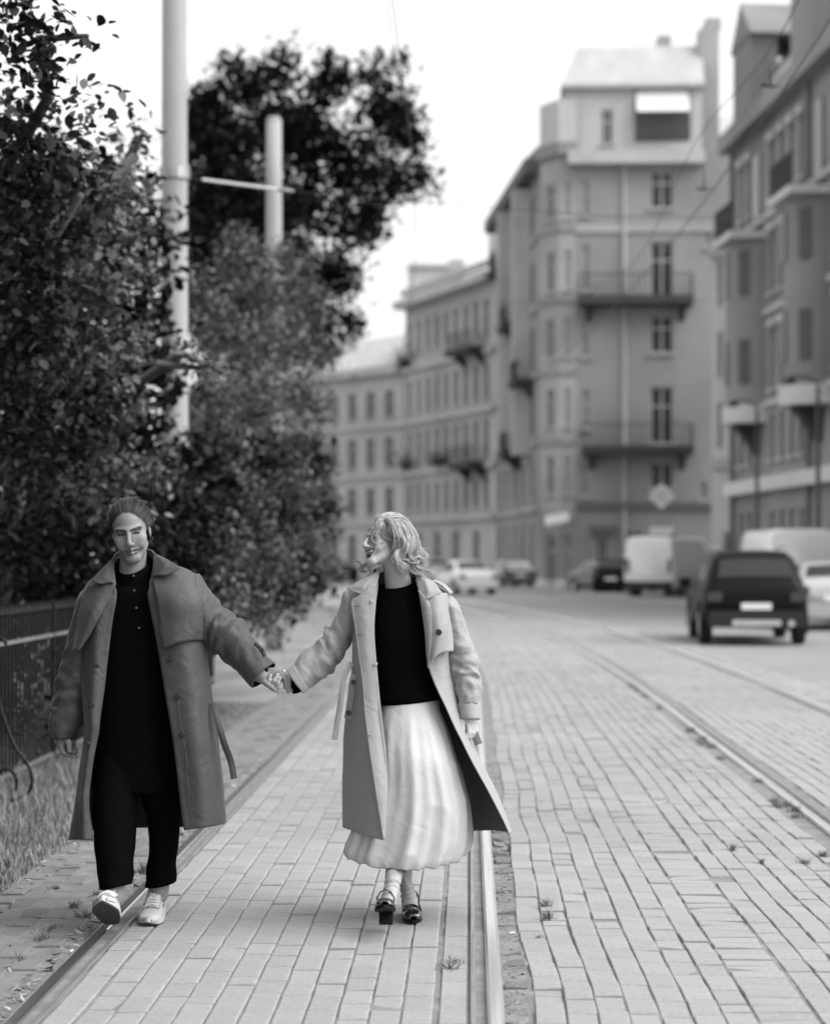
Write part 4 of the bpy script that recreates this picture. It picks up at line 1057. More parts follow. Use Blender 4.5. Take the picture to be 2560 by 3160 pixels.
def head_sdf(S, O, R, sc, female=False):
    T = lambda x,y,z: O + R@(np.array((x,y,z))*sc)
    E = lambda c, r, k=.012, sub=False: S.ell(T(*c), np.array(r)*sc, R, k*sc, sub)
    Cn = lambda a, b, ra, rb, k=.008, sub=False: S.cone(T(*a),T(*b),ra*sc,rb*sc,k*sc,sub)
    E((0,-.018,.036),(.072,.092,.080))
    E((0,.022,-.030),(.057,.061,.084) if not female else (.055,.060,.080),.02)
    jw = .042 if female else .046
    for s_ in (1,-1):
        Cn((s_*jw,.004,-.060),(s_*.016,.068,-.100),.012,.014,.022)
        E((s_*.044,.048,-.024),(.018,.024,.018) if not female else (.018,.024,.020),.022)
        Cn((s_*.009,.0785 if not female else .075,.0195),(s_*.045,.061 if not female else .057,.0195),.0062 if not female else .0060,.0070,.014)
        E((s_*.031,.094,.004),(.018,.0185,.0125),.010,True)
        S.ell(T(s_*.0305,.0605 if not female else .064,.002), np.array((.0140,.0125,.0110))*sc, R, .003*sc)
        E((s_*.0115,.094,-.038),(.0080,.010,.0075),.006)
        S.ell(T(s_*.0705,-.020,-.014), np.array((.0060,.015,.025))*sc, R, .008*sc)
    E((0,.071,-.102),(.019,.016,.015),.02)
    Cn((0,.081,.014),(0,.1060,-.030),.0070 if not female else .0058,.0098 if not female else .0085,.010)
    E((0,.1050,-.034),(.0095,.0090,.0085),.006)
    if female:
        for x in (-.024,-.016,-.008,0,.008,.016,.024):
            E((x,.092-.35*abs(x)-8*x*x,-.069+9*x*x),(.0075,.010,.0105*(1-abs(x)/.034)),.003,True)
        for a_, b_ in (((-.029,.0715,-.0545),(-.014,.0830,-.0575)),((-.014,.0830,-.0575),(0,.0865,-.0570)),((0,.0865,-.0570),(.014,.0830,-.0575)),((.014,.0830,-.0575),(.029,.0715,-.0545))): Cn(a_,b_,.0040,.0044,.004)
        for a_, b_ in (((-.028,.0715,-.0590),(-.015,.0800,-.0770)),((-.015,.0800,-.0770),(0,.0830,-.0835)),((0,.0830,-.0835),(.015,.0800,-.0770)),((.015,.0800,-.0770),(.028,.0715,-.0590))): Cn(a_,b_,.0046,.0054,.004)
        for s_ in (1,-1): E((s_*.038,.060,-.044),(.016,.016,.015),.016)
    else:
        Cn((-.022,.0775,-.0600),(0,.0865,-.0600),.0036,.0050,.006); Cn((.022,.0775,-.0600),(0,.0865,-.0600),.0036,.0050,.006)
        Cn((-.018,.078,-.0740),(0,.0860,-.0745),.0045,.0060,.006); Cn((.018,.078,-.0740),(0,.0860,-.0745),.0045,.0060,.006)
        Cn((-.023,.0815,-.0645),(0,.0945,-.0675),.0012,.0018,.002,True); Cn((.023,.0815,-.0645),(0,.0945,-.0675),.0012,.0018,.002,True)
        for s_ in (1,-1):
            Cn((s_*.019,.091,-.034),(s_*.037,.075,-.066),.0022,.0016,.008,True)
            E((s_*.037,.062,-.048),(.015,.013,.016),.018)
    return T
def seg_d(q, a, b):
    a = np.array(a); b = np.array(b); ab = b-a; t = np.clip(((q-a)@ab)/(ab@ab),0,1)
    return np.linalg.norm(q-a-t[:,None]*ab,axis=1)
def sst(x, a, b):
    t = np.clip((x-a)/(b-a),0,1); return t*t*(3-2*t)
def face_tone(V, O, R, sc, female):
    """skin tone: painted eye-socket shade, dark nostrils, brows, lashes, lips, scalp hair roots, stubble"""
    q = ((V-O)@R)/sc; t = np.ones(len(V)); front = q[:,1] > .03
    inh = (np.abs(q[:,2]) < .14) & (np.abs(q[:,0]) < .12) & (np.abs(q[:,1]) < .14)
    def paint(mask_d, r0, r1, v):
        nonlocal t
        w = (1-sst(mask_d,r0,r1))*inh; t = t*(1-w)+v*w
    for s_ in (1,-1):
        bz = .019 if not female else .026
        d = np.minimum(seg_d(q,(s_*.012,.086,bz-.004),(s_*.035,.079,bz+.003)), seg_d(q,(s_*.035,.079,bz+.003),(s_*.050,.063,bz)))
        paint(d, .0030 if not female else .0014, .0075 if not female else .005, .16)
        paint(seg_d(q,(s_*.018,.077,.0005),(s_*.045,.069,.0012)), .0016,.0064, .13)
        paint(np.linalg.norm(q-np.array((s_*.0075,.098,-.0435)),axis=1), .002,.006,.25)
        if not female: t = t*(1-.42*(1-sst(np.hypot((q[:,0]-s_*.031)/.021,(q[:,2]-.008)/.0105),.6,1.15))*front*inh)  # eye-socket shade painted into the skin tone
    # hair roots: a soft hairline
    hl = (q[:,2]-.030)*.62+( .046-q[:,1])*.78 - .0 - .10*np.abs(q[:,0])
    hl = np.where(q[:,2] > -.02, hl, -1); w = sst(hl,.020,.046)*inh
    t = t*(1-w)+(.07 if not female else .8)*w
    if female:
        x, z = q[:,0], q[:,2]; fr = inh & (q[:,1] > .045) & (z < -.045) & (z > -.10)
        xr = np.clip(np.abs(x)/.030,0,1.2)
        zt = -.0585+.0065*xr**2; zb = -.0815+.0275*xr**2
        din = np.minimum(zt-z, z-zb); din = np.where(np.abs(x) < .029, din, -np.hypot(np.abs(x)-.029, (z+.0530)*1.0))
        inside = fr & (din > 0)
        lip = fr & (din <= 0) & (din > -.0062)
        t = t*1.7; t[lip] = .16; t[inside] = .06
        t[inside & (zt-z < .0105) & (xr < .94)] = 2.3
    else:
        paint(np.minimum(seg_d(q,(-.025,.080,-.0640),(0,.09,-.0675)),seg_d(q,(.025,.080,-.0640),(0,.09,-.0675))), .0010,.0036,.30)
        paint(np.minimum(seg_d(q,(-.02,.08,-.074),(.02,.08,-.074)),seg_d(q,(-.02,.08,-.060),(.02,.08,-.060))), .003,.008,.70)
        w = sst(-q[:,2],.040,.070)*front*inh; t *= (1-.20*w)*.76
        paint(np.linalg.norm(q-np.array((.040,.068,-.032)),axis=1), .0012,.004,.35)
    return t
M_SKIN = mat('skin', .28, .52, .12, 60, attr='tone', spec=.4, bump=.08, bscale=300)
def body_obj(S, H, tone_fn, root, k=1.0):
    """one body mesh: the fine head grid and the figure grid, meeting inside the neck"""
    V, Fq = S.mesh(); V2, F2 = H.mesh(); n = len(V)
    tone = np.concatenate([np.full(n,k), tone_fn(V2)]); V = np.vstack([V,V2]); Fq = np.vstack([Fq,F2+n])
    me = mesh_np('body', V-np.array(root.location), Fq, M_SKIN)
    at_ = me.attributes.new('tone','FLOAT','POINT'); at_.data.foreach_set('value', tone.astype(np.float32))
    o = link('body', me, root); m = o.modifiers.new('relax','SMOOTH'); m.factor = .5; m.iterations = 2
    return o

# garments ---------------------------------------------------------------
def lin(pts, n):
    A = np.array([tuple(p) for p in pts], float); u = np.linspace(0,len(A)-1,n)
    return np.stack([np.interp(u, np.arange(len(A)), A[:,k]) for k in range(A.shape[1])],1)
def grid_pts(rows, nu, nv, px=True, straight=False):
    W = [[P(*p) if px else Vector(p) for p in r] for r in rows]
    if straight:
        R1 = [lin(r, nu) for r in W]; return np.stack([lin([R1[i][k] for i in range(len(R1))], nv) for k in range(nu)], 1)
    R1 = [cr(r, nu) for r in W]                      # around
    G = np.stack([cr([R1[i][k] for i in range(len(R1))], nv) for k in range(nu)], 1)   # down
    return G
def normals(G):
    du = np.gradient(G,axis=1); dv = np.gradient(G,axis=0); n = np.cross(du,dv); n /= np.linalg.norm(n,axis=2)[...,None]+1e-9
    return n
def nz(x,y,z): return mnoise.noise(Vector((x,y,z)))
def disp(G, fn):
    n = normals(G); nv, nu = G.shape[:2]
    D = np.array([[fn(G[i,j], i/(nv-1), j/(nu-1)) for j in range(nu)] for i in range(nv)])
    return G + n*D[...,None]
def cloth(name, G, m, root, lining=None, th=.004, parent=None, close=False, off=1, smooth=True):
    nv, nu = G.shape[:2]; V = G.reshape(-1,3)-np.array(root.location); Fs = []
    i, j = np.meshgrid(np.arange(nv-1), np.arange(nu if close else nu-1), indexing='ij'); j2 = (j+1) % nu
    Fq = np.stack([i*nu+j, i*nu+j2, (i+1)*nu+j2, (i+1)*nu+j],-1).reshape(-1,4)
    n_ = normals(G); ref = (G-G.mean(1)[:,None,:]) if (close or nu > 60) else np.array((0,-1.0,0))[None,None]
    if (n_*ref).sum() < 0: ref = None
    # face order (i,j)->(i,j+1)->(i+1,j+1) has normal du x dv
    if ref is None: Fq = Fq[:,::-1]
    me = mesh_np(name, V, Fq, m, smooth); o = link(name, me, parent or root)
    if lining: me.materials.append(lining)
    if th:
        md = o.modifiers.new('thick','SOLIDIFY'); md.thickness = th; md.offset = -off
        if lining: md.material_offset = 1
    return o
def tube_px(secs, n, nv, fold=None, d_rad=True):
    """secs: ((x,y) one edge, (x,y) other edge, d centre, depth radius) -> closed grid"""
    C_ = []
    for (a, b, d, r) in secs:
        A, B = P(a[0],a[1],d), P(b[0],b[1],d); C_.append(np.concatenate([np.array(A),np.array(B),[r]]))
    K = cr(C_, nv); G = np.zeros((nv,n,3))
    for i in range(nv):
        A, B, r = K[i,:3], K[i,3:6], K[i,6]; c = (A+B)/2; h = (B-A)/2
        ax = K[min(i+1,nv-1)]-K[max(i-1,0)]; ax = (ax[:3]+ax[3:6]); ax /= np.linalg.norm(ax)+1e-9
        dd = np.array((0,-1.0,0)); dd -= ax*(ax@dd); dd /= np.linalg.norm(dd)
        for k in range(n):
            t = 2*math.pi*k/n; G[i,k] = c + h*math.cos(t) + dd*r*math.sin(t)
    if fold: 
        for i in range(nv):
            c = G[i].mean(0)
            for k in range(n):
                t = 2*math.pi*k/n; v = G[i,k]-c; L = np.linalg.norm(v)
                G[i,k] = G[i,k] + v/L*fold(i/(nv-1), t, G[i,k])
    return G
def patch(name, rows, m, root, nu=14, nv=14, th=.004, parent=None, fn=None, lining=None, straight=False):
    G = grid_pts(rows, nu, nv, straight=straight)
    if fn: G = disp(G, fn)
    return cloth(name, G, m, root, th=th, parent=parent, lining=lining, off=0)
def button(root, parent, x, y, d, r=.011, m=None):
    c = P(x,y,d)-Vector(root.location); b = MB(); b.tube([c+Vector((0,.006,0)),c+Vector((0,-.001,0)),c+Vector((0,-.004,0))], [r,r,r*.8], 12)
    return b.build('button', m or M_BUTTON, parent)
def ribbon_px(name, pts, w, d, m, root, parent=None, tw=0.0):
    """flat hanging strap along px points"""
    K = cr([(x,y,dd) for x,y,dd in pts], 26); rows = []
    for i in range(len(K)):
        t = K[min(i+1,len(K)-1)]-K[max(i-1,0)]; n_ = np.array((-t[1],t[0])); n_ /= np.linalg.norm(n_)+1e-9
        x,y,dd = K[i]; rows.append([P(x-n_[0]*w/2,y-n_[1]*w/2,dd+tw*math.sin(i*.3)),P(x,y,dd-.003),P(x+n_[0]*w/2,y+n_[1]*w/2,dd-tw*math.sin(i*.3))])
    G = np.array([[list(p) for p in r] for r in rows]); return cloth(name, G, m, root, th=.0025, parent=parent, off=0, smooth=False)
def seam(name, pts, m, root, parent, r=.0016):
    b = MB(); b.tube([P(*p) for p in pts], r, 5); return b.build(name, m, parent, smooth=True, off=root.location)

M_BLACK = mat('black_knit', .0036, .95, .2, 60, bump=.3, bscale=260, spec=.02)
M_TROUS = mat('black_wool', .0034, .92, .2, 40, bump=.25, bscale=240, spec=.02)
M_COATM = mat('coat_grey_cotton', .054, .60, .07, 10, bump=.06, bscale=500, spec=.4, sheen=.15, crease=.30, cscale=7)
M_COATMI= mat('coat_grey_lining', .018, .8, .1, 10)
M_COATW = mat('coat_beige_cotton', .29, .68, .04, 10, bump=.06, bscale=500, spec=.35, sheen=.15, crease=.24, cscale=8)
M_COATWI= mat('coat_beige_lining', .075, .85, .08, 30)
M_SKIRT = mat('skirt_white', .53, .7, .03, 8, spec=.35, bump=.05, bscale=300, crease=.22, cscale=6)
M_BUTTON= mat('button_horn', .012, .3, .2, 30, spec=.6)
M_SHOEW = mat('sneaker_leather', .48, .5, .10, 40, bump=.15, bscale=120)
M_SOLE  = mat('sneaker_sole', .50, .7, .1, 30)
M_SOLED = mat('sneaker_outsole', .06, .85, .25, 40, bump=.5, bscale=120)
M_PATENT= mat('patent_leather', .012, .10, .1, 10, spec=.7, coat=.8)
M_SOCK  = mat('ribbed_sock', .42, .9, .08, 30, bump=.4, bscale=200)
M_HAIRD = mat('hair_dark', .020, .38, .4, 30, spec=.5)
M_HAIRDS = mat('hair_dark_strand', .030, .34, .2, 30, spec=.5, rnd=.85, attr='tone')
M_HAIRBS = mat('hair_blond_strand', .40, .42, .1, 60, spec=.45, rnd=.6, attr='tone')
M_HAIRB = mat('hair_blond', .42, .45, .30, 90, spec=.5)
M_LACE  = mat('shoe_lace', .55, .85, .1, 60)
M_GOLD  = mat('ring_metal', .8, .2, .05, 10, metal=1.0)

def strands(root, guides, mapf, m, name='hair', n=14, jit=14, r0=.0018, seed=5, parent=None, djit=.006, closed=None, mult=1.0):
    """guides: polylines; every guide becomes a lock of fine tapering strands (vectorised)"""
    rg = np.random.default_rng(seed); b = closed or MB(); K_ = 16; tt = np.linspace(0,1,K_); NS = 4
    for g_ in guides:
        K = cr([q[:3] for q in g_['p']], 32); cnt = max(2,int(g_.get('n', n)*mult)); J = g_.get('j', jit)
        ox, oy, od = rg.normal(0,J,cnt)[:,None], rg.normal(0,J*.6,cnt)[:,None], rg.normal(0,djit,cnt)[:,None]
        ph, fr, am = rg.uniform(0,6.28,cnt)[:,None], rg.uniform(.6,1.5,cnt)[:,None], rg.uniform(.1,.5,cnt)[:,None]*J
        grow, cut, st0 = rg.uniform(.6,1.5,cnt)[:,None], rg.uniform(.78,1.0,cnt)[:,None], rg.random(cnt)[:,None]*g_.get('s',.0)
        t = st0+tt[None]*(cut-st0); f = .35+.65*t*grow
        xyz = [np.interp(t*31, np.arange(32), K[:,k]) for k in range(3)]
        X = xyz[0]+ox*f+am*np.sin(ph+t*6*fr); Y = xyz[1]+oy*f+am*np.cos(ph+t*5*fr); D = xyz[2]+od*f
        Pw = np.stack(mapf(X,Y,D),-1)                                   # (cnt,K,3)
        T_ = np.gradient(Pw,axis=1); T_ /= np.linalg.norm(T_,axis=2)[...,None]+1e-9
        A_ = np.cross(T_, np.array((.3,.9,.2))); A_ /= np.linalg.norm(A_,axis=2)[...,None]+1e-9; B_ = np.cross(A_,T_)
        r = (r0*g_.get('r',1)*rg.uniform(.55,1.25,cnt))[:,None]*(np.where(tt < .75, .85+.3*np.sin(np.pi*tt), (1-tt)*4))[None]
        ring = [Pw+r[...,None]*(math.cos(2*math.pi*k/NS)*A_+math.sin(2*math.pi*k/NS)*B_) for k in range(NS)]
        V = np.stack(ring,2).reshape(-1,3); o = len(b.v)
        b.v.extend(map(tuple,V.tolist()))
        i = np.arange(cnt)[:,None,None]*K_*NS; j = np.arange(K_-1)[None,:,None]*NS; k = np.arange(NS)[None,None,:]; k2 = (k+1) % NS
        Fq = np.stack([i+j+k, i+j+k2, i+j+NS+k2, i+j+NS+k],-1).reshape(-1,4)+o
        b.f.extend(map(tuple,Fq.tolist())); b.att.extend(np.repeat(np.clip(.5+.28*rg.normal()+.25*rg.normal(size=cnt),0,1),K_*NS).tolist())
    return b
def build_hair(b, m, parent, off):
    o = b.build('hair_strands', m, parent, smooth=True, off=off)
    a_ = o.data.attributes.new('tone','FLOAT','POINT'); a_.data.foreach_set('value', np.array(b.att,np.float32)); return o
def px_map(x0, y0, sc_, d0):
    def f(X,Y,D):
        d = d0+D; return ((x0+X*sc_-PX0)/F_PX*d, d, H_CAM-(y0+Y*sc_-PY0)/F_PX*d)
    return f
def loc_map(O, R, sc):
    def f(X,Y,D):
        q = np.stack([X,Y,D],-1)*sc@R.T + O; return (q[...,0],q[...,1],q[...,2])
    return f
def combed(hl, centre, rad, end, n, per, j, rng_=.15, crown=(0,-.25,.97)):
    out = []; K = cr(hl, n); c0 = np.array(centre); r0 = np.array(rad)
    nrm = lambda v: v/np.linalg.norm(v)
    e = nrm((np.array(end)-c0)/r0)
    for k in range(n):
        a = nrm((K[k]-c0)/r0); side = min(1,abs(a[0])/.9)
        mdir = nrm(np.array((a[0]*.85, crown[1]-.25*side, crown[2]*(1-.75*side**1.5)+.05))); e2 = nrm(e+np.array((a[0]*.4,0,0)))
        p = []; lf = .030*math.sin(k*1.9)*math.sin(k*.37+1)
        def sl(u,v,q):
            om = math.acos(max(-.999,min(.999,u@v))); return (math.sin((1-q)*om)*u+math.sin(q*om)*v)/math.sin(om)
        for q in np.linspace(0,1,9):
            v = nrm((1-q)*sl(a,mdir,q)+q*sl(mdir,e2,q)) if 0 < q < 1 else (a if q == 0 else e2)
            p.append(tuple(c0+r0*v*(1+(.012+lf)*math.sin(q*math.pi))))
        out.append(dict(p=p, n=per, j=j, s=rng_))
    return out
# ------------------------------------------------------------------ the man
DM = 7.70
man = tag(empty('person', P(430,2868,7.62)), 'person in a long dark grey trench coat over black clothes, walking with eyes lowered', 'person')
man.location.z = 0
mo = man.location
R_m = rotm('Y',RAD(-8))@rotm('Z',RAD(3))@rotm('X',RAD(13))@BASE
O_m = np.array(P(403,1637,7.66)); SC_M = 1.05
S = Sdf((-1.95,7.3,.05),(-.72,8.02,1.80),.0034)
H = Sdf((-1.56,7.48,1.44),(-1.24,7.84,1.80),.0018)
head_sdf(H, O_m, R_m, SC_M)
hb = O_m + R_m@np.array((0,-.03,-.06))*SC_M
H.cone(hb, P(409,1772,7.71), .052,.056, .02)
S.cone(P(409,1772,7.712), P(409,1800,7.715), .054,.060, .02)
W_ = lambda *a: np.array(P(*a))
S.ell(W_(408,1930,7.72),(.155,.095,.20),None,.03); S.ell(W_(414,2230,7.72),(.150,.10,.20),None,.03)
S.cone(W_(310,1845,7.72),W_(570,1832,7.72),.045,.045,.03)
S.chain([W_(298,1858,7.71),W_(232,2050,7.73),W_(196,2240,7.67)],[.048,.040,.027],.02)
S.chain([W_(590,1845,7.70),W_(705,1965,7.68),W_(806,2080,7.625)],[.048,.040,.028],.02)
S.chain([W_(360,2350,7.70),W_(357,2560,7.57),W_(352,2770,7.515)],[.075,.055,.040],.03)
S.chain([W_(478,2350,7.72),W_(503,2560,7.73),W_(490,2760,7.80)],[.075,.055,.040],.03)
Z3 = lambda x,y,dz: np.array(P(760+x*.1152, 2000+y*.1152, 7.62+dz))
# hand holding hers (back of the hand to the camera)
S.cone(Z3(240,700,0),Z3(420,745,-.005),.028,.029,.01)
Rh = rotm('Y',RAD(18)); S.ell(Z3(560,730,0),(.040,.017,.034),Rh,.010)
S.ell(Z3(760,690,-.002),(.030,.014,.026),Rh,.010)
S.chain([Z3(390,840,-.010),Z3(560,960,-.022),Z3(680,1055,-.026),Z3(765,1130,-.026)],[.0150,.0128,.0112,.0092],.004)
S.chain([Z3(800,720,-.008),Z3(960,770,-.016),Z3(1050,850,-.020),Z3(1060,1060,-.016)],[.0115,.0108,.0102,.0092],.003)
S.chain([Z3(840,650,-.006),Z3(1060,735,-.014),Z3(1165,880,-.018),Z3(1120,1170,-.018)],[.0112,.0105,.0098,.0080],.003)
S.chain([Z3(860,600,-.002),Z3(1000,640,-.006),Z3(1140,745,-.008),Z3(1265,875,-.010)],[.0105,.0098,.0092,.0078],.003)
S.chain([Z3(840,570,.010),Z3(980,600,.014),Z3(1120,690,.020),Z3(1180,780,.026)],[.0095,.0088,.0080,.0070],.003)
# free hand
Z5 = lambda x,y,dz: np.array(P(140+x*.0922, 2230+y*.0922, 7.655+dz))
S.cone(Z5(620,250,.01),Z5(590,560,.0),.027,.027,.01); S.ell(Z5(560,730,.0),(.020,.030,.036),rotm('Y',RAD(-12)),.012)
S.chain([Z5(680,520,-.020),Z5(790,690,-.034),Z5(815,960,-.040)],[.0145,.0128,.0105],.004)
S.chain([Z5(545,860,-.014),Z5(630,1030,-.020),Z5(760,1085,-.024),Z5(870,1135,-.026)],[.0120,.0108,.0098,.0085],.003)
S.chain([Z5(560,850,.0),Z5(700,975,-.002),Z5(860,1000,-.006),Z5(1030,985,-.008)],[.0118,.0108,.0098,.0084],.003)
S.chain([Z5(580,810,.014),Z5(740,910,.014),Z5(880,900,.012),Z5(1025,885,.010)],[.0112,.0102,.0092,.0080],.003)
S.chain([Z5(600,740,.028),Z5(760,780,.028),Z5(880,750,.026),Z5(965,735,.024)],[.0100,.0090,.0082,.0072],.003)
bm = body_obj(S, H, lambda V: face_tone(V, O_m, R_m, SC_M, False), man, .8); del S
rg_ = MB(); c = Z3(1003,636,-.006); ax = (Z3(1140,745,-.008)-Z3(1000,640,-.006)); ax /= np.linalg.norm(ax)
rg_.tube([Vector(c-ax*.003),Vector(c+ax*.003)], .0112, 14); rg_.build('ring', M_GOLD, man, smooth=True, off=mo)

# hair: slicked back, with loose wisps at the sides
Sh = Sdf((-1.62,7.45,1.48),(-1.20,7.90,1.80),.0032)
T = lambda x,y,z: O_m + R_m@(np.array((x,y,z))*SC_M)
Sh.ell(T(0,-.026,.042),np.array((.0750,.0925,.0800))*SC_M,R_m,.004)
Sh.ell(T(0,-.115,-.005),np.array((.030,.028,.034))*SC_M,R_m,.02)
Sh.ell(T(0,.094,-.010),np.array((.063,.098,.091))*SC_M,R_m,.004,True)
Sh.ell(T(0,.02,-.135),np.array((.11,.13,.105))*SC_M,R_m,.012,True)
V, Fq = Sh.mesh(); me = mesh_np('hair', V-np.array(mo), Fq, M_HAIRD); hair = link('hair', me, man)
gd = combed([(-.075,.014,-.030),(-.074,.022,.010),(-.060,.051,.044),(-.043,.064,.066),(-.020,.069,.083),(.006,.069,.090),(.032,.066,.079),(.056,.051,.055),(.073,.020,.015),(.075,.012,-.030)],(0,-.025,.042),(.0775,.0950,.0820),(0,-.13,-.01),100,30,.0055,.10)
mapm = loc_map(O_m, R_m, SC_M)
b = strands(man, gd, mapm, M_HAIRD, jit=.003, r0=.0008, djit=.0022, seed=3)
Z1 = px_map(280,1510,.1613,7.70)
wis = [dict(p=[(1110,430,0),(1180,500,0),(1215,560,0),(1200,640,-.01),(1240,695,0)],n=7,j=16,r=.55),dict(p=[(1130,560,0),(1190,600,0),(1180,680,0),(1250,690,0)],n=6,j=14,r=.5),
       dict(p=[(1120,900,.02),(1180,930,.02),(1130,1000,.02),(1150,1080,.02)],n=8,j=18,r=.6),dict(p=[(350,480,.02),(230,560,.02),(200,680,.02),(240,760,.02),(310,730,.02)],n=8,j=22,r=.5),
       dict(p=[(340,400,.02),(290,430,.02),(260,500,.02)],n=6,j=18,r=.5),dict(p=[(330,620,.03),(250,600,.03),(180,690,.03),(230,760,.03)],n=6,j=20,r=.5),
       dict(p=[(370,900,.04),(300,960,.04),(330,1100,.04),(440,1290,.04)],n=6,j=20,r=.5),dict(p=[(1160,480,0),(1200,470,0),(1225,520,0)],n=4,j=10,r=.45),dict(p=[(700,360,-.08),(640,240,-.05),(560,190,0),(480,240,.03),(470,300,.05)],n=14,j=26,r=.8),dict(p=[(860,355,-.08),(860,240,-.06),(840,160,-.01),(960,190,.04)],n=22,j=34,r=.9),dict(p=[(980,390,-.075),(1020,270,-.05),(1050,260,.0),(1110,400,.05)],n=18,j=24,r=.9)]
strands(man, wis, Z1, M_HAIRD, r0=.0011, closed=b, seed=8, mult=1.6)
build_hair(b, M_HAIRDS, hair, mo)

# black shirt with a stand collar, black trousers
G = tube_px([((366,1758),(462,1738),7.705,.068),((362,1785),(470,1772),7.71,.075),((320,1812),(520,1800),7.715,.085),((290,1850),(560,1835),7.715,.105),((285,1960),(545,1960),7.715,.118),((285,2100),(540,2100),7.715,.118),((288,2250),(552,2250),7.715,.122),((290,2370),(560,2370),7.715,.125),((288,2440),(565,2440),7.715,.125)], 40, 60,
            lambda v,t,p: .005*nz(p[0]*9,p[1]*6,p[2]*5)+.0025*nz(p[0]*22,3,p[2]*12))
for i in range(0,9):
    for k in range(40):
        f = math.sin(2*math.pi*k/40); G[i,k,2] += (-.022*max(0,f)**1.5+.010*max(0,-f+.3))*(1-i/9)
sh = cloth('shirt', G, M_BLACK, man, th=.003, close=True)
for x,y in ((412,1777),(414,1822),(421,1876),(429,1938)): button(man, sh, x, y, 7.588 if y > 1800 else 7.622, .0055, mat('shirt_button',.05,.2,.1,30,spec=.8))
G = tube_px([((300,2330),(428,2330),7.71,.095),((287,2480),(424,2480),7.63,.10),((292,2590),(416,2590),7.57,.092),((298,2660),(412,2655),7.545,.085),((305,2715),(411,2705),7.53,.082),((304,2748),(409,2728),7.525,.082)], 32, 46,
            lambda v,t,p: .006*nz(p[0]*8,p[1]*8,p[2]*7)+.004*math.sin(v*30+t*2)*v**4)
tr = cloth('trousers', G, M_TROUS, man, th=.004, close=True)
G = tube_px([((405,2330),(540,2330),7.72,.095),((430,2440),(560,2440),7.72,.10),((458,2550),(556,2530),7.735,.092),((459,2630),(547,2625),7.765,.085),((452,2700),(543,2690),7.795,.082),((445,2735),(540,2722),7.80,.082)], 32, 46,
            lambda v,t,p: .005*nz(p[0]*8,p[1]*8+5,p[2]*7)+.004*math.sin(v*28+t)*v**4)
cloth('trouser_leg', G, M_TROUS, man, th=.004, close=True, parent=tr)

# coat
rows = [
 [(352,1778,7.61),(346,1760,7.66),(352,1732,7.72),(385,1716,7.79),(445,1712,7.79),(474,1726,7.72),(470,1760,7.66),(462,1792,7.60)],
 [(354,1802,7.59),(320,1792,7.63),(300,1778,7.72),(350,1768,7.84),(480,1762,7.84),(545,1750,7.72),(520,1785,7.62),(460,1815,7.585)],
 [(360,1840,7.575),(300,1838,7.58),(262,1820,7.71),(330,1830,7.87),(510,1825,7.87),(606,1785,7.71),(560,1825,7.57),(455,1842,7.575)],
 [(346,1925,7.565),(290,1925,7.56),(246,1930,7.71),(320,1940,7.88),(520,1940,7.88),(628,1930,7.71),(570,1930,7.56),(472,1925,7.565)],
 [(334,2025,7.555),(285,2025,7.55),(246,2030,7.70),(315,2030,7.89),(525,2030,7.89),(638,2030,7.70),(580,2030,7.55),(490,2020,7.56)],
 [(322,2130,7.54),(280,2130,7.53),(254,2130,7.69),(315,2130,7.92),(530,2130,7.92),(650,2130,7.70),(598,2130,7.545),(508,2130,7.55)],
 [(303,2255,7.525),(276,2258,7.515),(262,2255,7.68),(320,2260,7.94),(540,2260,7.94),(668,2265,7.70),(615,2265,7.535),(530,2260,7.535)],
 [(284,2370,7.515),(262,2372,7.505),(246,2372,7.67),(325,2370,7.97),(548,2370,7.97),(681,2380,7.70),(628,2385,7.53),(545,2376,7.525)],
 [(274,2484,7.505),(249,2486,7.495),(230,2484,7.66),(330,2470,7.99),(555,2470,7.99),(690,2470,7.70),(636,2478,7.525),(556,2480,7.52)],
 [(290,2594,7.50),(246,2592,7.485),(208,2588,7.65),(330,2556,8.0),(560,2554,8.0),(697,2540,7.70),(640,2553,7.52),(568,2563,7.515)],
]
G = grid_pts(rows, 110, 120)
def coat_fold(p, v, u):
    a = .006*nz(p[0]*7,p[1]*5,p[2]*1.6)*(0.4+v) + .0028*nz(p[0]*16,2.2,p[2]*8)
    a += .012*max(0,v-.35)*math.sin(u*34+1.2)*(1 if .15 < u < .85 else .5) + .006*max(0,v-.4)*math.sin(u*61+v*2)
    a += .006*(1-abs(nz(p[0]*4.5+p[2]*1.2,1.7,p[2]*1.1)))**5
    return a
G = disp(G, coat_fold)
coat = cloth('coat', G, M_COATM, man, lining=M_COATMI, th=.004, off=1)
def sleeve_fold(el, amp, ph, fr=26):
    def f(v,t,p):
        rd = (1-abs(nz(v*7+ph*3+.8*math.sin(t+ph),math.cos(t)*.8,math.sin(t)*.8+ph)))**4
        e = math.exp(-((v-el)/.22)**2); e2 = math.exp(-((v-.06)/.10)**2)
        return amp*(.75*e*math.sin(v*fr*2.0+1.7*math.sin(t+ph)+2.5*nz(v*4,math.cos(t)*1.3,math.sin(t)*1.3+ph))
                    +.15*e2*math.sin(v*50+t*1.5)) + amp*1.3*rd*(.35+e+.3*e2) + amp*.9*nz(v*7+ph,math.cos(t)*1.6,math.sin(t)*1.6) + .0016*nz(v*30,math.cos(t)*4,math.sin(t)*4+ph)
    return f
def sleeve(root, name, secs, m, lin, fold, parent, cuff=None, n=44, nv=90):
    G = tube_px(secs, n, nv, fold); return cloth(name, G, m, root, lining=lin, th=.004, close=True, parent=parent)
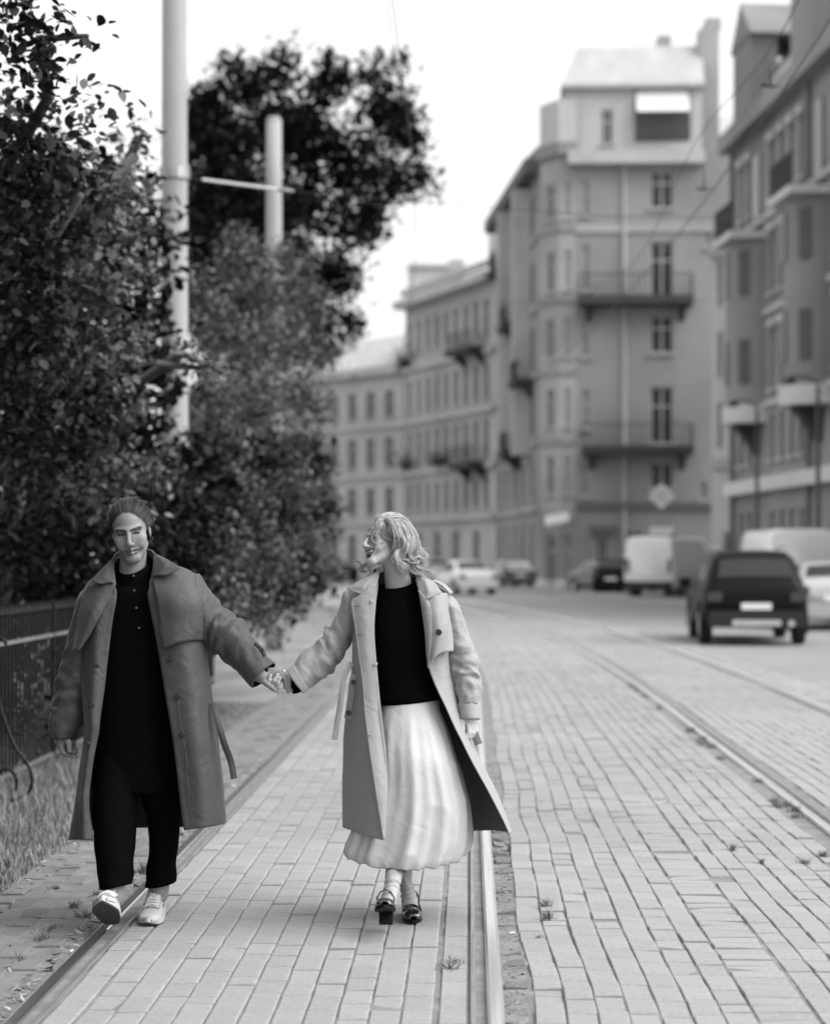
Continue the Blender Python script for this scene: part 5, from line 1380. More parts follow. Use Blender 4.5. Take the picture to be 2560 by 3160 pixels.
sleeve(man,'sleeve',[((272,1806),(352,1860),7.705,.075),((248,1835),(330,1885),7.705,.085),((224,1907),(310,1930),7.705,.085),((206,1985),(298,1990),7.705,.083),((190,2060),(288,2065),7.70,.080),((172,2135),(277,2145),7.69,.076),((156,2205),(262,2215),7.675,.070),((150,2258),(243,2262),7.665,.064),((163,2282),(229,2285),7.66,.058)],
       M_COATM, M_COATMI, sleeve_fold(.62,.0065,.4), coat)
sleeve(man,'sleeve',[((572,1790),(560,1900),7.70,.07),((608,1770),(606,1945),7.70,.088),((645,1822),(636,1986),7.695,.088),((697,1888),(664,2014),7.69,.082),((740,1916),(700,2046),7.68,.078),((769,1955),(726,2068),7.665,.073),((812,2018),(752,2093),7.645,.066),((845,2051),(780,2122),7.63,.060)],
       M_COATM, M_COATMI, sleeve_fold(.48,.0085,1.3,22), coat)
bk = MB(); bk.tube([P(800,2062,7.64),P(819,2085,7.632)],.038,20,cap=True); bk.build('shirt_cuff', M_BLACK, man, off=mo)
ribbon_px('cuff_strap',[(786,1985,7.60),(806,2004,7.585),(818,2026,7.58)],13,0,M_COATM,man,coat); button(man,coat,806,2006,7.572,.0095)
ribbon_px('cuff_strap',[(151,2184,7.615),(160,2186,7.607),(176,2192,7.603)],14,0,M_COATM,man,coat)
fl = lambda p,v,u: .004*nz(p[0]*10,7,p[2]*7)+.003*math.sin(u*7+v*5)*v
patch('storm_flap',[[(468,1784,7.590),(535,1762,7.615),(588,1765,7.655),(613,1780,7.70)],[(483,1850,7.552),(545,1850,7.543),(610,1846,7.585),(640,1850,7.69)],[(493,1926,7.545),(555,1926,7.536),(616,1920,7.575),(645,1925,7.69)],[(504,2002,7.535),(545,1986,7.524),(592,1977,7.548),(636,1974,7.65)]],M_COATM,man,26,26,.005,coat,fl,M_COATMI)
patch('storm_flap',[[(356,1800,7.585),(318,1792,7.60),(272,1806,7.66)],[(320,1880,7.548),(283,1885,7.545),(246,1885,7.62)],[(282,1950,7.536),(256,1955,7.54),(228,1960,7.61)],[(246,2004,7.532),(236,2010,7.536),(221,2012,7.58)]],M_COATM,man,20,22,.005,coat,fl,M_COATMI)
# collar
patch('collar',[[(477,1710,7.665),(480,1711,7.66),(485,1713,7.655)],[(474,1732,7.63),(496,1726,7.612),(522,1731,7.612)],[(472,1756,7.605),(510,1748,7.584),(560,1754,7.588)],[(473,1780,7.588),(486,1776,7.574),(508,1776,7.566)]],M_COATM,man,18,18,.006,coat,straight=True)
patch('collar',[[(353,1722,7.67),(348,1724,7.665),(343,1727,7.66)],[(352,1752,7.635),(330,1756,7.62),(308,1763,7.625)],[(355,1782,7.605),(322,1786,7.59),(280,1794,7.60)],[(358,1807,7.588),(345,1797,7.574),(310,1803,7.575)]],M_COATM,man,18,18,.006,coat,straight=True)
patch('collar_stand',[[(346,1730,7.67),(362,1704,7.76),(412,1694,7.80),(462,1696,7.76),(482,1714,7.67)],[(342,1752,7.68),(360,1730,7.77),(412,1720,7.81),(466,1722,7.77),(488,1738,7.68)]],M_COATM,man,30,6,.006,coat)
for x,y,d in ((526,2034,7.542),(548,2150,7.532),(562,2268,7.522),(297,2056,7.538),(283,2176,7.515),(269,2296,7.498)): button(man,coat,x,y,d,.0115)
seam('stitching',[(484,1815,7.570),(494,1930,7.542),(506,2000,7.532)],M_COATM,man,coat)
seam('stitching',[(545,2150,7.533),(572,2320,7.519),(583,2470,7.508),(588,2556,7.504)],M_COATM,man,coat)
ribbon_px('belt',[(655,2170,7.60),(668,2215,7.58),(690,2290,7.57),(712,2350,7.57),(722,2404,7.57)],20,0,M_COATM,man,coat,.004)
# thread end on the shirt
# sneakers -------------------------------------------------------------
def sneaker(root, M4, name='sneaker'):
    """local: heel at the origin, toe along +y, z up"""
    st = [(0,.030,.060,.085),(.02,.038,.078,.098),(.06,.040,.082,.104),(.10,.041,.080,.098),(.14,.043,.072,.080),(.18,.047,.060,.066),(.22,.049,.050,.056),(.26,.045,.044,.050),(.285,.034,.040,.044),(.30,.016,.034,.036)]
    rows = []
    for y,w,h,ht in st:
        pts = []
        for k in range(15):
            t = math.pi*k/14; x = w*math.cos(t); z = .022+(ht-.022)*(math.sin(t)**.62)
            pts.append(Vector((x*(1-.16*math.sin(t)**2 if y < .15 else 1),y,z)))
        rows.append(pts)
    o = empty(name); o.parent = root; o.matrix_local = M4
    b = MB(); b.grid(rows); b.f.append(tuple(range(15))); b.f.append(tuple((len(st)-1)*15+k for k in reversed(range(15)))); b.build('upper', M_SHOEW, o, smooth=True)
    def sole(z0,z1,e,nm,m):
        n = 40; top=[];bot=[]
        for k in range(n):
            t = 2*math.pi*k/n; y = .15+.157*math.sin(t); w = np.interp(y,[s_[0] for s_ in st],[s_[1] for s_ in st])+e
            x = math.copysign(abs(math.cos(t))**.55,math.cos(t))*w*(1 if abs(math.sin(t)) < .97 else .8)
            spring = .012*max(0,(y-.24)/.06)**2
            bot.append(Vector((x,y,z0+spring))); top.append(Vector((x,y,z1+spring*.7)))
        b = MB(); b.add(bot+top,[tuple(reversed(range(n))),tuple(range(n,2*n))]+[(k,(k+1)%n,n+(k+1)%n,n+k) for k in range(n)]); return b.build(nm,m,o)
    sole(.006,.030,.006,'midsole',M_SOLE); sole(0,.007,.004,'outsole',M_SOLED)
    b = MB(); b.grid([[Vector((x,y,z+ (.006 if abs(x) < .02 else 0))) for x in (-.026,-.014,0,.014,.026)] for y,z in ((.205,.058),(.165,.075),(.125,.098),(.095,.128),(.088,.142))]); tg = b.build('tongue', M_SHOEW, o, smooth=True)
    tg.modifiers.new('t','SOLIDIFY').thickness = .006
    for i in range(6):
        y = .105+i*.019; z = np.interp(y,[.08,.14,.2,.24],[.112,.092,.070,.062]); b = MB()
        b.tube([(-.034,y,z-.012),(-.018,y+.004,z+.004),(0,y+.008,z+.009),(.018,y+.012,z+.004),(.034,y+.016,z-.012)],.0034,6); b.build('lace', M_LACE, o, smooth=True)
    # starburst mark on the tongue
    b = MB()
    for k in range(8):
        a = math.pi*2*k/8; dr = Vector((math.cos(a),-.55*math.sin(a)*.45,.9*math.sin(a)))*.0125; pr = Vector((-math.sin(a),-.25*math.cos(a),.9*math.cos(a)))*.0028
        c = Vector((0,.0935,.1325))+Vector((0,.0125,.006)); b.add([c+dr*.25,c+dr+pr,c+dr-pr],[(0,1,2)])
    b.build('tongue_mark', mat('print_dark',.10,.7), tg)
    for sg in (1,-1):
        b = MB(); b.add([Vector((sg*.0425,.095,.055)),Vector((sg*.0430,.135,.050)),Vector((sg*.0425,.133,.062)),Vector((sg*.041,.098,.068))],[(0,1,2,3)]); b.build('side_mark', mat('print_grey',.30,.7), o)
    return o
def shoe_matrix(root, heel, toe_dir, pitch, roll=0.0):
    """heel: world point of the heel's underside; toe_dir: azimuth of the toe (0 = towards the camera)"""
    return Matrix.Translation(Vector(heel)-Vector(root.location))@Matrix.Rotation(math.pi+toe_dir,4,'Z')@Matrix.Rotation(pitch,4,'X')@Matrix.Rotation(roll,4,'Y')
hp = P(486,2820,7.89); hp.z = .004
sneaker(man, shoe_matrix(man, hp, RAD(2), RAD(0), RAD(-2)))
hp = P(346,2886,7.53); hp.z = .026
sneaker(man, shoe_matrix(man, hp, RAD(3), RAD(25), RAD(2)))
# ------------------------------------------------------------------ the woman
woman = tag(empty('person', P(1230,2860,7.62)), 'person with wavy blond hair in a light open trench coat and white skirt, laughing sideways', 'person')
woman.location.z = 0
wo = woman.location
R_w = rotm('Y',RAD(-14))@rotm('Z',RAD(-52))@rotm('X',RAD(-17))@BASE
SC_W = .95
O_w = np.array(P(1187,1668,7.68))
S = Sdf((-.95,7.2,.04),(.20,8.02,1.74),.0034)
H = Sdf((-.50,7.50,1.36),(-.16,7.86,1.72),.0018)
head_sdf(H, O_w, R_w, SC_W, True)
H.cone(O_w+R_w@np.array((0,-.030,-.050))*SC_W, W_(1228,1800,7.72), .046,.048,.02); H.cone(W_(1228,1800,7.72),W_(1233,1840,7.72),.048,.060,.03)
S.cone(W_(1228,1800,7.72),W_(1235,1860,7.72),.055,.07,.03)
S.ell(W_(1240,1940,7.72),(.125,.085,.17),None,.03); S.ell(W_(1258,2200,7.72),(.135,.095,.19),None,.03)
S.cone(W_(1110,1862,7.72),W_(1365,1868,7.72),.036,.036,.03)
S.chain([W_(1100,1870,7.72),W_(1010,2005,7.69),W_(925,2092,7.645),Z3(1250,930,.022)],[.040,.034,.024,.023],.015)
S.chain([W_(1375,1880,7.73),W_(1432,2060,7.74),W_(1446,2195,7.69)],[.040,.034,.023],.015)
S.chain([W_(1228,2300,7.70),W_(1226,2520,7.62),W_(1214,2700,7.57),W_(1198,2790,7.475)],[.065,.040,.024,.023],.03)
S.chain([W_(1295,2300,7.72),W_(1278,2520,7.70),W_(1250,2700,7.755),W_(1262,2790,7.80)],[.065,.040,.022,.023],.03)
# hand inside his
S.ell(Z3(1080,900,.020),(.036,.014,.030),rotm('Y',RAD(-20)),.010)
for pts, rr in (([Z3(760,900,.004),Z3(640,960,-.010),Z3(615,860,-.022),Z3(650,735,-.022)],[.0092,.0092,.0088,.0074]),
                ([Z3(840,960,.004),Z3(720,990,-.012),Z3(745,870,-.024),Z3(840,715,-.022)],[.0094,.0094,.0090,.0074]),
                ([Z3(920,1030,.004),Z3(825,1060,-.014),Z3(850,930,-.026),Z3(900,800,-.026)],[.0096,.0096,.0092,.0078]),
                ([Z3(1040,980,.006),Z3(960,930,-.010),Z3(935,1060,-.018),Z3(862,1190,-.018)],[.0094,.0094,.0090,.0076]),
                ([Z3(1180,1000,.012),Z3(1190,1080,.002),Z3(1208,1145,-.004)],[.011,.009,.007])):
    S.chain(pts, rr, .003)
# free hand
Z4 = lambda x,y,dz: np.array(P(1380+x*.0806, 2160+y*.0806, 7.665+dz))
S.cone(Z4(830,500,.01),Z4(850,720,0),.023,.024,.01); S.ell(Z4(880,830,-.002),(.032,.015,.030),None,.010)
S.chain([Z4(620,740,-.008),Z4(560,880,-.016),Z4(585,1120,-.022),Z4(600,1330,-.024)],[.0125,.0112,.0100,.0085],.004)
S.chain([Z4(800,950,-.010),Z4(835,1260,-.022),Z4(720,1440,-.026),Z4(630,1610,-.026)],[.0108,.0100,.0090,.0074],.003)
S.chain([Z4(920,940,-.008),Z4(950,1280,-.016),Z4(860,1430,-.020),Z4(740,1560,-.016)],[.0108,.0100,.0090,.0074],.003)
S.chain([Z4(1020,920,-.004),Z4(1040,1230,-.008),Z4(970,1390,-.010),Z4(860,1470,-.006)],[.0104,.0096,.0086,.0072],.003)
S.chain([Z4(1090,930,.004),Z4(1095,1180,.004),Z4(1060,1330,.004)],[.0096,.0086,.0072],.003)
body_obj(S, H, lambda V: face_tone(V, O_w, R_w, SC_W, True), woman, 1.5); del S
b = MB(); c = Vector(Z4(1092,1170,.004)); b.tube([c-Vector((0,0,.0022)),c+Vector((0,0,.0022))],.0104,14); b.build('ring', M_GOLD, woman, smooth=True, off=wo)
b = MB(); c0 = Vector(Z4(600,1270,-.033)); b.add([c0+Vector((-.0045,0,.006)),c0+Vector((.0045,0,.006)),c0+Vector((.005,-.001,-.005)),c0+Vector((0,-.0005,-.009)),c0+Vector((-.005,-.001,-.005))],[(0,1,2,3,4)])
b.build('nail', mat('nail',.5,.25,.05,10), woman, off=wo)

# hair ------------------------------------------------------------------
Z2 = lambda x,y,dz: P(1080+x*.1728, 1560+y*.1728, 7.69+dz)
Tw = lambda x,y,z: O_w + R_w@(np.array((x,y,z))*SC_W)
Sh = Sdf((-.50,7.50,1.44),(-.12,7.90,1.72),.0034)
Sh.ell(Tw(0,-.032,.039),np.array((.0775,.0895,.0790))*SC_W,R_w,.004)
z2 = lambda x,y,dz: np.array(Z2(x,y,dz))
Sh.ell(z2(960,700,.0),(.052,.060,.070),None,.03); Sh.ell(z2(980,920,.0),(.055,.055,.045),None,.03); Sh.ell(z2(820,560,-.01),(.035,.05,.05),None,.02)
Sh.ell(z2(1030,1060,.02),(.045,.045,.032),None,.03)
Sh.ell(Tw(0,.085,-.020),np.array((.072,.082,.092))*SC_W,R_w,.006,True)
Sh.ell(z2(620,900,-.05),(.052,.075,.060),None,.01,True)
V, Fq = Sh.mesh(); hw = link('hair', mesh_np('hair', V-np.array(wo), Fq, M_HAIRB), woman)
GD = [
 dict(p=[(610,225,-.03),(720,300,-.075),(790,460,-.088),(830,640,-.09),(800,800,-.09),(780,900,-.088)],n=52,j=35),
 dict(p=[(630,215,-.02),(800,310,-.070),(890,500,-.085),(950,660,-.088),(900,820,-.085),(860,930,-.08)],n=56,j=37),
 dict(p=[(640,210,-.01),(860,300,-.055),(980,500,-.075),(1030,700,-.080),(980,860,-.078),(920,950,-.07)],n=56,j=37),
 dict(p=[(650,210,.0),(900,280,-.04),(1050,480,-.06),(1100,700,-.066),(1060,860,-.066),(980,970,-.06)],n=56,j=37),
 dict(p=[(660,212,.01),(940,275,-.015),(1090,450,-.035),(1150,660,-.045),(1150,830,-.05),(1090,980,-.05)],n=56,j=35),
 dict(p=[(660,212,.02),(950,270,.0),(1110,450,-.01),(1165,640,-.02),(1220,800,-.02),(1230,930,-.03),(1160,1060,-.04)],n=48,j=32),
 dict(p=[(720,330,-.08),(700,440,-.088),(760,540,-.09),(870,600,-.092),(860,720,-.095),(830,830,-.092)],n=36,j=21),
 dict(p=[(760,420,-.085),(880,540,-.09),(960,600,-.09),(965,720,-.088),(900,830,-.086)],n=32,j=18),
 dict(p=[(900,560,-.085),(1010,660,-.086),(1010,790,-.085),(930,930,-.08)],n=32,j=18),
 dict(p=[(1090,480,-.02),(1160,660,-.02),(1210,740,.0),(1310,780,.0),(1385,755,.0)],n=24,j=24,r=.8),
 dict(p=[(1100,560,.0),(1190,740,.0),(1290,850,.0),(1365,800,.0)],n=24,j=27,r=.8),
 dict(p=[(1120,700,.0),(1200,860,.0),(1290,900,.0),(1350,870,.01)],n=20,j=27,r=.8),
 dict(p=[(1110,560,-.01),(1180,635,-.01),(1230,640,-.01),(1265,625,-.01)],n=12,j=10,r=.7),
 dict(p=[(790,860,-.09),(800,960,-.098),(900,1040,-.1),(990,1090,-.095),(1000,1160,-.09),(940,1220,-.085)],n=40,j=24),
 dict(p=[(770,880,-.09),(760,980,-.09),(830,1090,-.09),(940,1120,-.088),(970,1210,-.085)],n=28,j=21),
 dict(p=[(830,900,-.09),(900,960,-.095),(1000,970,-.095),(1080,960,-.09)],n=28,j=18),
 dict(p=[(960,950,-.08),(1020,1060,-.088),(1100,1150,-.085),(1200,1210,-.08),(1320,1230,-.075)],n=32,j=27),
 dict(p=[(1060,960,-.06),(1120,1080,-.07),(1230,1150,-.065),(1400,1160,-.06),(1490,1210,-.06),(1520,1290,-.06)],n=24,j=21,r=.8),
 dict(p=[(1150,900,-.03),(1240,960,-.04),(1280,1050,-.045),(1240,1130,-.05),(1150,1180,-.06)],n=32,j=27),
 dict(p=[(1030,1030,-.08),(1110,1025,-.085),(1200,1020,-.08),(1240,960,-.06)],n=20,j=10),
 dict(p=[(1130,1030,-.085),(1135,1110,-.085),(1120,1180,-.085)],n=10,j=6,r=.7),
 dict(p=[(1200,1000,-.03),(1300,1040,-.03),(1330,1110,-.03),(1280,1140,-.04)],n=20,j=29,r=.8),
 dict(p=[(860,760,-.09),(820,880,-.10),(860,990,-.10),(950,1050,-.10),(940,1150,-.095),(1010,1230,-.09)],n=50,j=34),
 dict(p=[(940,780,-.085),(930,920,-.09),(1010,1010,-.09),(1090,1060,-.09),(1080,1160,-.085),(1170,1230,-.08)],n=60,j=36),
 dict(p=[(1040,760,-.07),(1060,900,-.075),(1150,980,-.075),(1170,1080,-.075),(1270,1150,-.07),(1300,1230,-.07)],n=60,j=36),
 dict(p=[(1110,700,-.04),(1170,840,-.04),(1220,950,-.045),(1300,1010,-.04),(1290,1110,-.05),(1380,1180,-.05)],n=50,j=36),
 dict(p=[(1150,640,-.01),(1220,760,-.005),(1290,830,.0),(1340,900,.0),(1310,980,-.01)],n=40,j=34),
 dict(p=[(880,880,-.1),(840,1000,-.105),(900,1110,-.10),(980,1160,-.095),(1060,1140,-.09)],n=40,j=24),
 dict(p=[(1000,900,-.06),(1100,960,-.07),(1190,920,-.06),(1280,960,-.04),(1350,940,-.03)],n=40,j=26),
 # front tuft blown up and over the face
 dict(p=[(640,260,-.03),(600,200,-.03),(530,180,-.03),(480,200,-.03),(430,240,-.03)],n=36,j=21),
 dict(p=[(640,270,-.035),(560,215,-.035),(500,230,-.04),(470,300,-.04),(400,360,-.045),(320,420,-.05)],n=32,j=24,r=.8),
 dict(p=[(620,240,-.04),(540,260,-.05),(520,360,-.06),(560,430,-.065),(575,500,-.07)],n=36,j=21),
 dict(p=[(640,260,-.04),(620,380,-.07),(590,470,-.075),(600,560,-.08),(700,600,-.085),(780,640,-.088)],n=32,j=24),
 dict(p=[(560,300,-.05),(450,360,-.055),(370,430,-.06),(310,500,-.06)],n=24,j=27,r=.7),
 dict(p=[(520,380,-.06),(420,480,-.07),(385,560,-.075),(400,650,-.08),(470,700,-.085),(550,705,-.088)],n=28,j=12,r=.85),
 dict(p=[(300,515,-.06),(360,530,-.07),(400,500,-.075)],n=10,j=6,r=.7),
 dict(p=[(540,420,-.07),(480,520,-.075),(500,620,-.08),(560,660,-.085),(680,620,-.088)],n=18,j=16,r=.6),
 # far side, below the chin
 dict(p=[(360,960,.05),(330,1060,.05),(350,1150,.05),(410,1190,.05)],n=24,j=24,r=.8),
 dict(p=[(330,1000,.05),(230,1080,.05),(180,1140,.05),(250,1180,.05),(350,1190,.04)],n=24,j=27,r=.7),
 dict(p=[(300,1090,.05),(190,1140,.05),(160,1220,.05),(210,1270,.04)],n=10,j=13,r=.6),
 dict(p=[(60,985,.05),(130,990,.05),(190,1040,.05),(170,1100,.05)],n=10,j=21,r=.5),
]
b = strands(woman, GD, px_map(1080,1560,.1728,7.69), M_HAIRB, r0=.0010, djit=.008, seed=17, mult=2.2)
hs = combed([(-.078,.0,.0),(-.070,.030,.052),(-.040,.055,.080),(-.012,.062,.090),(.020,.058,.088),(.055,.04,.07),(.078,.005,.01)],(0,-.030,.040),(.0815,.0940,.0835),(0,-.125,-.03),90,30,.008,.25)
strands(woman, hs, loc_map(O_w,R_w,SC_W), M_HAIRB, r0=.0009, djit=.002, closed=b, seed=9)
build_hair(b, M_HAIRBS, hw, wo)

# sweater, skirt ----------------------------------------------------------
G = tube_px([((1170,1805),(1272,1795),7.72,.072),((1150,1835),(1300,1830),7.72,.085),((1135,1880),(1330,1885),7.72,.10),((1130,1960),(1340,1960),7.72,.115),((1135,2040),(1340,2040),7.72,.112),((1145,2110),(1350,2105),7.72,.112),((1150,2168),(1362,2150),7.72,.118),((1160,2176),(1350,2160),7.72,.112)], 44, 60,
            lambda v,t,p: .004*nz(p[0]*9,p[1]*6,p[2]*5))
# scoop the neckline: pull the front of the first rows down
for i in range(0,10):
    for k in range(44):
        f = max(0,math.sin(2*math.pi*k/44)); G[i,k,2] -= .020*f*(1-i/10)
swt = cloth('sweater', G, M_BLACK, woman, th=.003, close=True)
def sk_fold(v,t,p):
    a = max(0,v-.12)**.8*(1-.25*max(0,(v-.9)/.1))
    return a*(.022*(.6-abs(math.sin(t*5.5+.5*math.sin(v*2.5)+.4))**.7)+.015*(.6-abs(math.sin(t*11.5+1.1+.6*math.sin(v*3+t)))**.7)+.012*nz(math.cos(t)*2.4,math.sin(t)*2.4,v*1.2)) + .010*a*(1-abs(nz(math.cos(t)*2.2+v*1.6,math.sin(t)*2.2,v*3.0)))**6
G = tube_px([((1178,2120),(1338,2120),7.72,.092),((1168,2190),(1358,2190),7.71,.110),((1150,2260),(1384,2260),7.70,.140),((1138,2343),(1407,2343),7.69,.160),((1130,2421),(1430,2421),7.69,.165),((1108,2500),(1448,2500),7.69,.170),((1082,2580),(1450,2580),7.69,.172),((1062,2628),(1440,2628),7.69,.172),((1066,2648),(1428,2648),7.69,.166)], 96, 110, sk_fold)
for i in range(110):
    v = i/109
    for k in range(96):
        t = 2*math.pi*k/96; G[i,k,2] += (.010*nz(math.cos(t)*3,math.sin(t)*3,2.2)+.012*nz(math.cos(t)*7,math.sin(t)*7,5.1)+.010*math.cos(t*2+.6)-.014*max(0,math.sin(t)))*(max(0,v-.60)/.40)**2
cloth('skirt', G, M_SKIRT, woman, th=.003, close=True)

# coat --------------------------------------------------------------------
rows = [
 [(1166,1778,7.64),(1152,1764,7.68),(1165,1754,7.76),(1200,1747,7.80),(1250,1750,7.80),(1290,1762,7.76),(1293,1774,7.68),(1284,1788,7.63)],
 [(1166,1812,7.615),(1130,1806,7.64),(1112,1798,7.74),(1170,1792,7.83),(1290,1792,7.83),(1345,1802,7.75),(1325,1812,7.64),(1290,1818,7.615)],
 [(1160,1860,7.595),(1112,1856,7.605),(1070,1842,7.73),(1140,1852,7.86),(1310,1852,7.86),(1392,1846,7.74),(1350,1857,7.615),(1297,1862,7.595)],
 [(1155,1945,7.58),(1115,1945,7.585),(1090,1950,7.72),(1140,1950,7.87),(1320,1950,7.87),(1385,1950,7.73),(1360,1955,7.60),(1310,1950,7.58)],
 [(1162,2060,7.575),(1115,2060,7.57),(1086,2060,7.70),(1140,2060,7.88),(1330,2060,7.88),(1392,2060,7.74),(1366,2060,7.62),(1322,2060,7.585)],
 [(1173,2180,7.545),(1112,2180,7.595),(1070,2185,7.75),(1140,2180,7.92),(1350,2180,7.92),(1420,2180,7.78),(1404,2180,7.65),(1374,2180,7.575)],
 [(1188,2300,7.505),(1112,2300,7.58),(1062,2300,7.76),(1150,2300,7.96),(1370,2300,7.96),(1454,2300,7.82),(1456,2300,7.67),(1434,2300,7.565)],
 [(1195,2440,7.465),(1116,2440,7.555),(1060,2440,7.76),(1150,2440,8.0),(1400,2440,8.02),(1500,2440,7.88),(1526,2440,7.70),(1512,2444,7.55)],
 [(1183,2594,7.44),(1118,2576,7.54),(1062,2552,7.76),(1150,2548,8.03),(1430,2565,8.05),(1530,2562,7.92),(1572,2568,7.72),(1575,2574,7.55)],
]
G = grid_pts(rows, 120, 120)
def wcoat_fold(p, v, u):
    return .005*nz(p[0]*7,p[1]*5+9,p[2]*1.6)*(.3+v)+.0025*nz(p[0]*15,5.2,p[2]*8)+.008*max(0,v-.4)*math.sin(u*29+.4)+.005*(1-abs(nz(p[0]*4+p[2],8.7,p[2]*1.1)))**5
G = disp(G, wcoat_fold)
wc = cloth('coat', G, M_COATW, woman, lining=M_COATWI, th=.004)
# the front facing, folded outwards along the whole left front
patch('lapel',[[(1160,1800,7.592),(1140,1805,7.585),(1121,1832,7.58)],[(1158,1850,7.583),(1120,1852,7.572),(1082,1858,7.585)],[(1154,1940,7.572),(1125,1940,7.562),(1094,1940,7.575)],[(1160,2030,7.565),(1132,2030,7.555),(1104,2024,7.565)],[(1167,2110,7.558),(1142,2110,7.548),(1117,2108,7.55)],
   [(1176,2200,7.55),(1150,2200,7.538),(1123,2200,7.538)],[(1190,2320,7.505),(1164,2320,7.49),(1138,2320,7.487)],[(1195,2440,7.465),(1175,2440,7.45),(1156,2440,7.447)],[(1186,2594,7.44),(1183,2594,7.433),(1180,2594,7.43)]],M_COATW,woman,16,70,.005,wc,lambda p,v,u:.002*nz(p[0]*8,1,p[2]*6))
patch('lapel',[[(1290,1820,7.59),(1305,1835,7.582),(1318,1850,7.58)],[(1304,1880,7.58),(1315,1880,7.568),(1329,1880,7.566)],[(1311,1950,7.575),(1322,1950,7.560),(1333,1945,7.558)],[(1317,2010,7.57),(1323,2010,7.558),(1331,2005,7.556)],[(1320,2062,7.572),(1321,2062,7.566),(1323,2062,7.562)]],M_COATW,woman,10,40,.006,wc)
patch('storm_flap',[[(1312,1850,7.585),(1345,1835,7.59),(1372,1830,7.64),(1386,1838,7.70)],[(1329,1900,7.566),(1350,1900,7.564),(1374,1895,7.60),(1388,1895,7.68)],[(1332,1970,7.556),(1355,1965,7.552),(1380,1960,7.585),(1394,1960,7.66)],[(1330,2048,7.553),(1344,2026,7.548),(1366,2014,7.562),(1397,2010,7.625)]],M_COATW,woman,24,26,.005,wc,lambda p,v,u:.003*math.sin(u*8+v*4)*v)
button(woman,wc,1354,1951,7.546,.0125)
patch('collar',[[(1170,1762,7.66),(1166,1764,7.655),(1160,1767,7.65)],[(1168,1785,7.625),(1140,1786,7.61),(1108,1794,7.625)],[(1160,1808,7.60),(1120,1810,7.588),(1068,1819,7.62)],[(1140,1822,7.588),(1128,1830,7.58),(1108,1832,7.582)]],M_COATW,woman,18,18,.006,wc,straight=True)
patch('collar',[[(1282,1775,7.65),(1290,1774,7.645),(1300,1776,7.645)],[(1286,1800,7.62),(1312,1794,7.605),(1338,1796,7.625)],[(1294,1830,7.596),(1322,1824,7.582),(1362,1829,7.60)],[(1304,1856,7.585),(1314,1851,7.574),(1328,1844,7.574)]],M_COATW,woman,18,18,.006,wc,straight=True)
patch('collar_stand',[[(1158,1768,7.66),(1175,1744,7.76),(1215,1732,7.81),(1265,1738,7.80),(1300,1772,7.67)],[(1150,1786,7.68),(1172,1768,7.77),(1215,1756,7.82),(1270,1760,7.81),(1312,1790,7.68)]],M_COATW,woman,30,6,.006,wc)
patch('epaulet',[[(1333,1793,7.69),(1341,1789,7.72)],[(1362,1808,7.675),(1371,1803,7.72)],[(1388,1834,7.665),(1397,1829,7.71)]],M_COATW,woman,5,14,.006,wc)
sleeve(woman,'sleeve',[((1092,1838),(1120,1940),7.725,.055),((1062,1826),(1100,1952),7.72,.070),((1050,1869),(1091,1963),7.715,.072),((1034,1910),(1071,2003),7.71,.068),((1003,1947),(1039,2049),7.695,.066),((982,1979),(1012,2082),7.685,.064),((934,2014),(966,2114),7.665,.060),((905,2056),(950,2126),7.65,.057),((888,2072),(934,2138),7.642,.056)],
       M_COATW, M_COATWI, sleeve_fold(.50,.0070,2.1,22), wc)
patch('cuff_band',[[(906,2050,7.588),(925,2085,7.580),(952,2126,7.592)],[(885,2072,7.584),(906,2104,7.574),(935,2140,7.590)]],M_COATW,woman,14,8,.006,wc)
b = MB(); b.tube([P(930,2094,7.645),P(905,2112,7.632),P(894,2118,7.626)],[.044,.043,.036],22); b.build('sweater_cuff', M_BLACK, woman, smooth=False, off=wo)
sleeve(woman,'sleeve',[((1348,1852),(1380,1838),7.73,.05),((1362,1880),(1410,1858),7.73,.062),((1368,1920),(1430,1908),7.73,.066),((1374,1970),(1449,1966),7.735,.068),((1382,2030),(1470,2030),7.735,.068),((1391,2080),(1482,2082),7.73,.066),((1399,2112),(1487,2110),7.72,.062),((1409,2150),(1482,2148),7.705,.056),((1411,2178),(1475,2177),7.695,.052)],
       M_COATW, M_COATWI, sleeve_fold(.66,.0075,.2,22), wc)
G = tube_px([((1409,2174),(1477,2172),7.695,.054),((1412,2196),(1480,2195),7.69,.055),((1415,2222),(1483,2220),7.685,.056)], 30, 10); cloth('cuff_band', G, M_COATW, woman, lining=M_COATWI, th=.005, close=True, parent=wc)
b = MB(); b.tube([P(1446,2205,7.685),P(1448,2224,7.682)],[.040,.036],22); b.build('sweater_cuff', M_BLACK, woman, off=wo)
# straps, belt, buttonholes
ribbon_px('pocket_strap',[(1092,2082,7.588),(1086,2110,7.60),(1080,2160,7.62),(1071,2218,7.64)],19,0,M_COATW,woman,wc)
button(woman,wc,1090,2106,7.590,.0105); button(woman,wc,1075,2201,7.622,.0105)
ribbon_px('belt',[(1086,2046,7.60),(1066,2075,7.585),(1056,2120,7.58),(1049,2180,7.575),(1040,2230,7.57),(1032,2284,7.57)],18,0,M_COATW,woman,wc,.003)
ribbon_px('belt',[(1452,2240,7.66),(1462,2262,7.655),(1476,2298,7.65)],24,0,mat('belt_back',.16,.8),woman,wc)
for x,y,d,w,dy in ((1101,1870,7.566,9,-2),(1109,1959,7.556,6,0),(1121,2166,7.535,5,0),(1140,2271,7.498,5,0),(1347,2084,7.60,7,-6)):
    seam('buttonhole',[(x-w,y-dy*.5,d),(x+w,y+dy*.5,d)],mat('stitch_dark',.06),woman,wc,.0016)
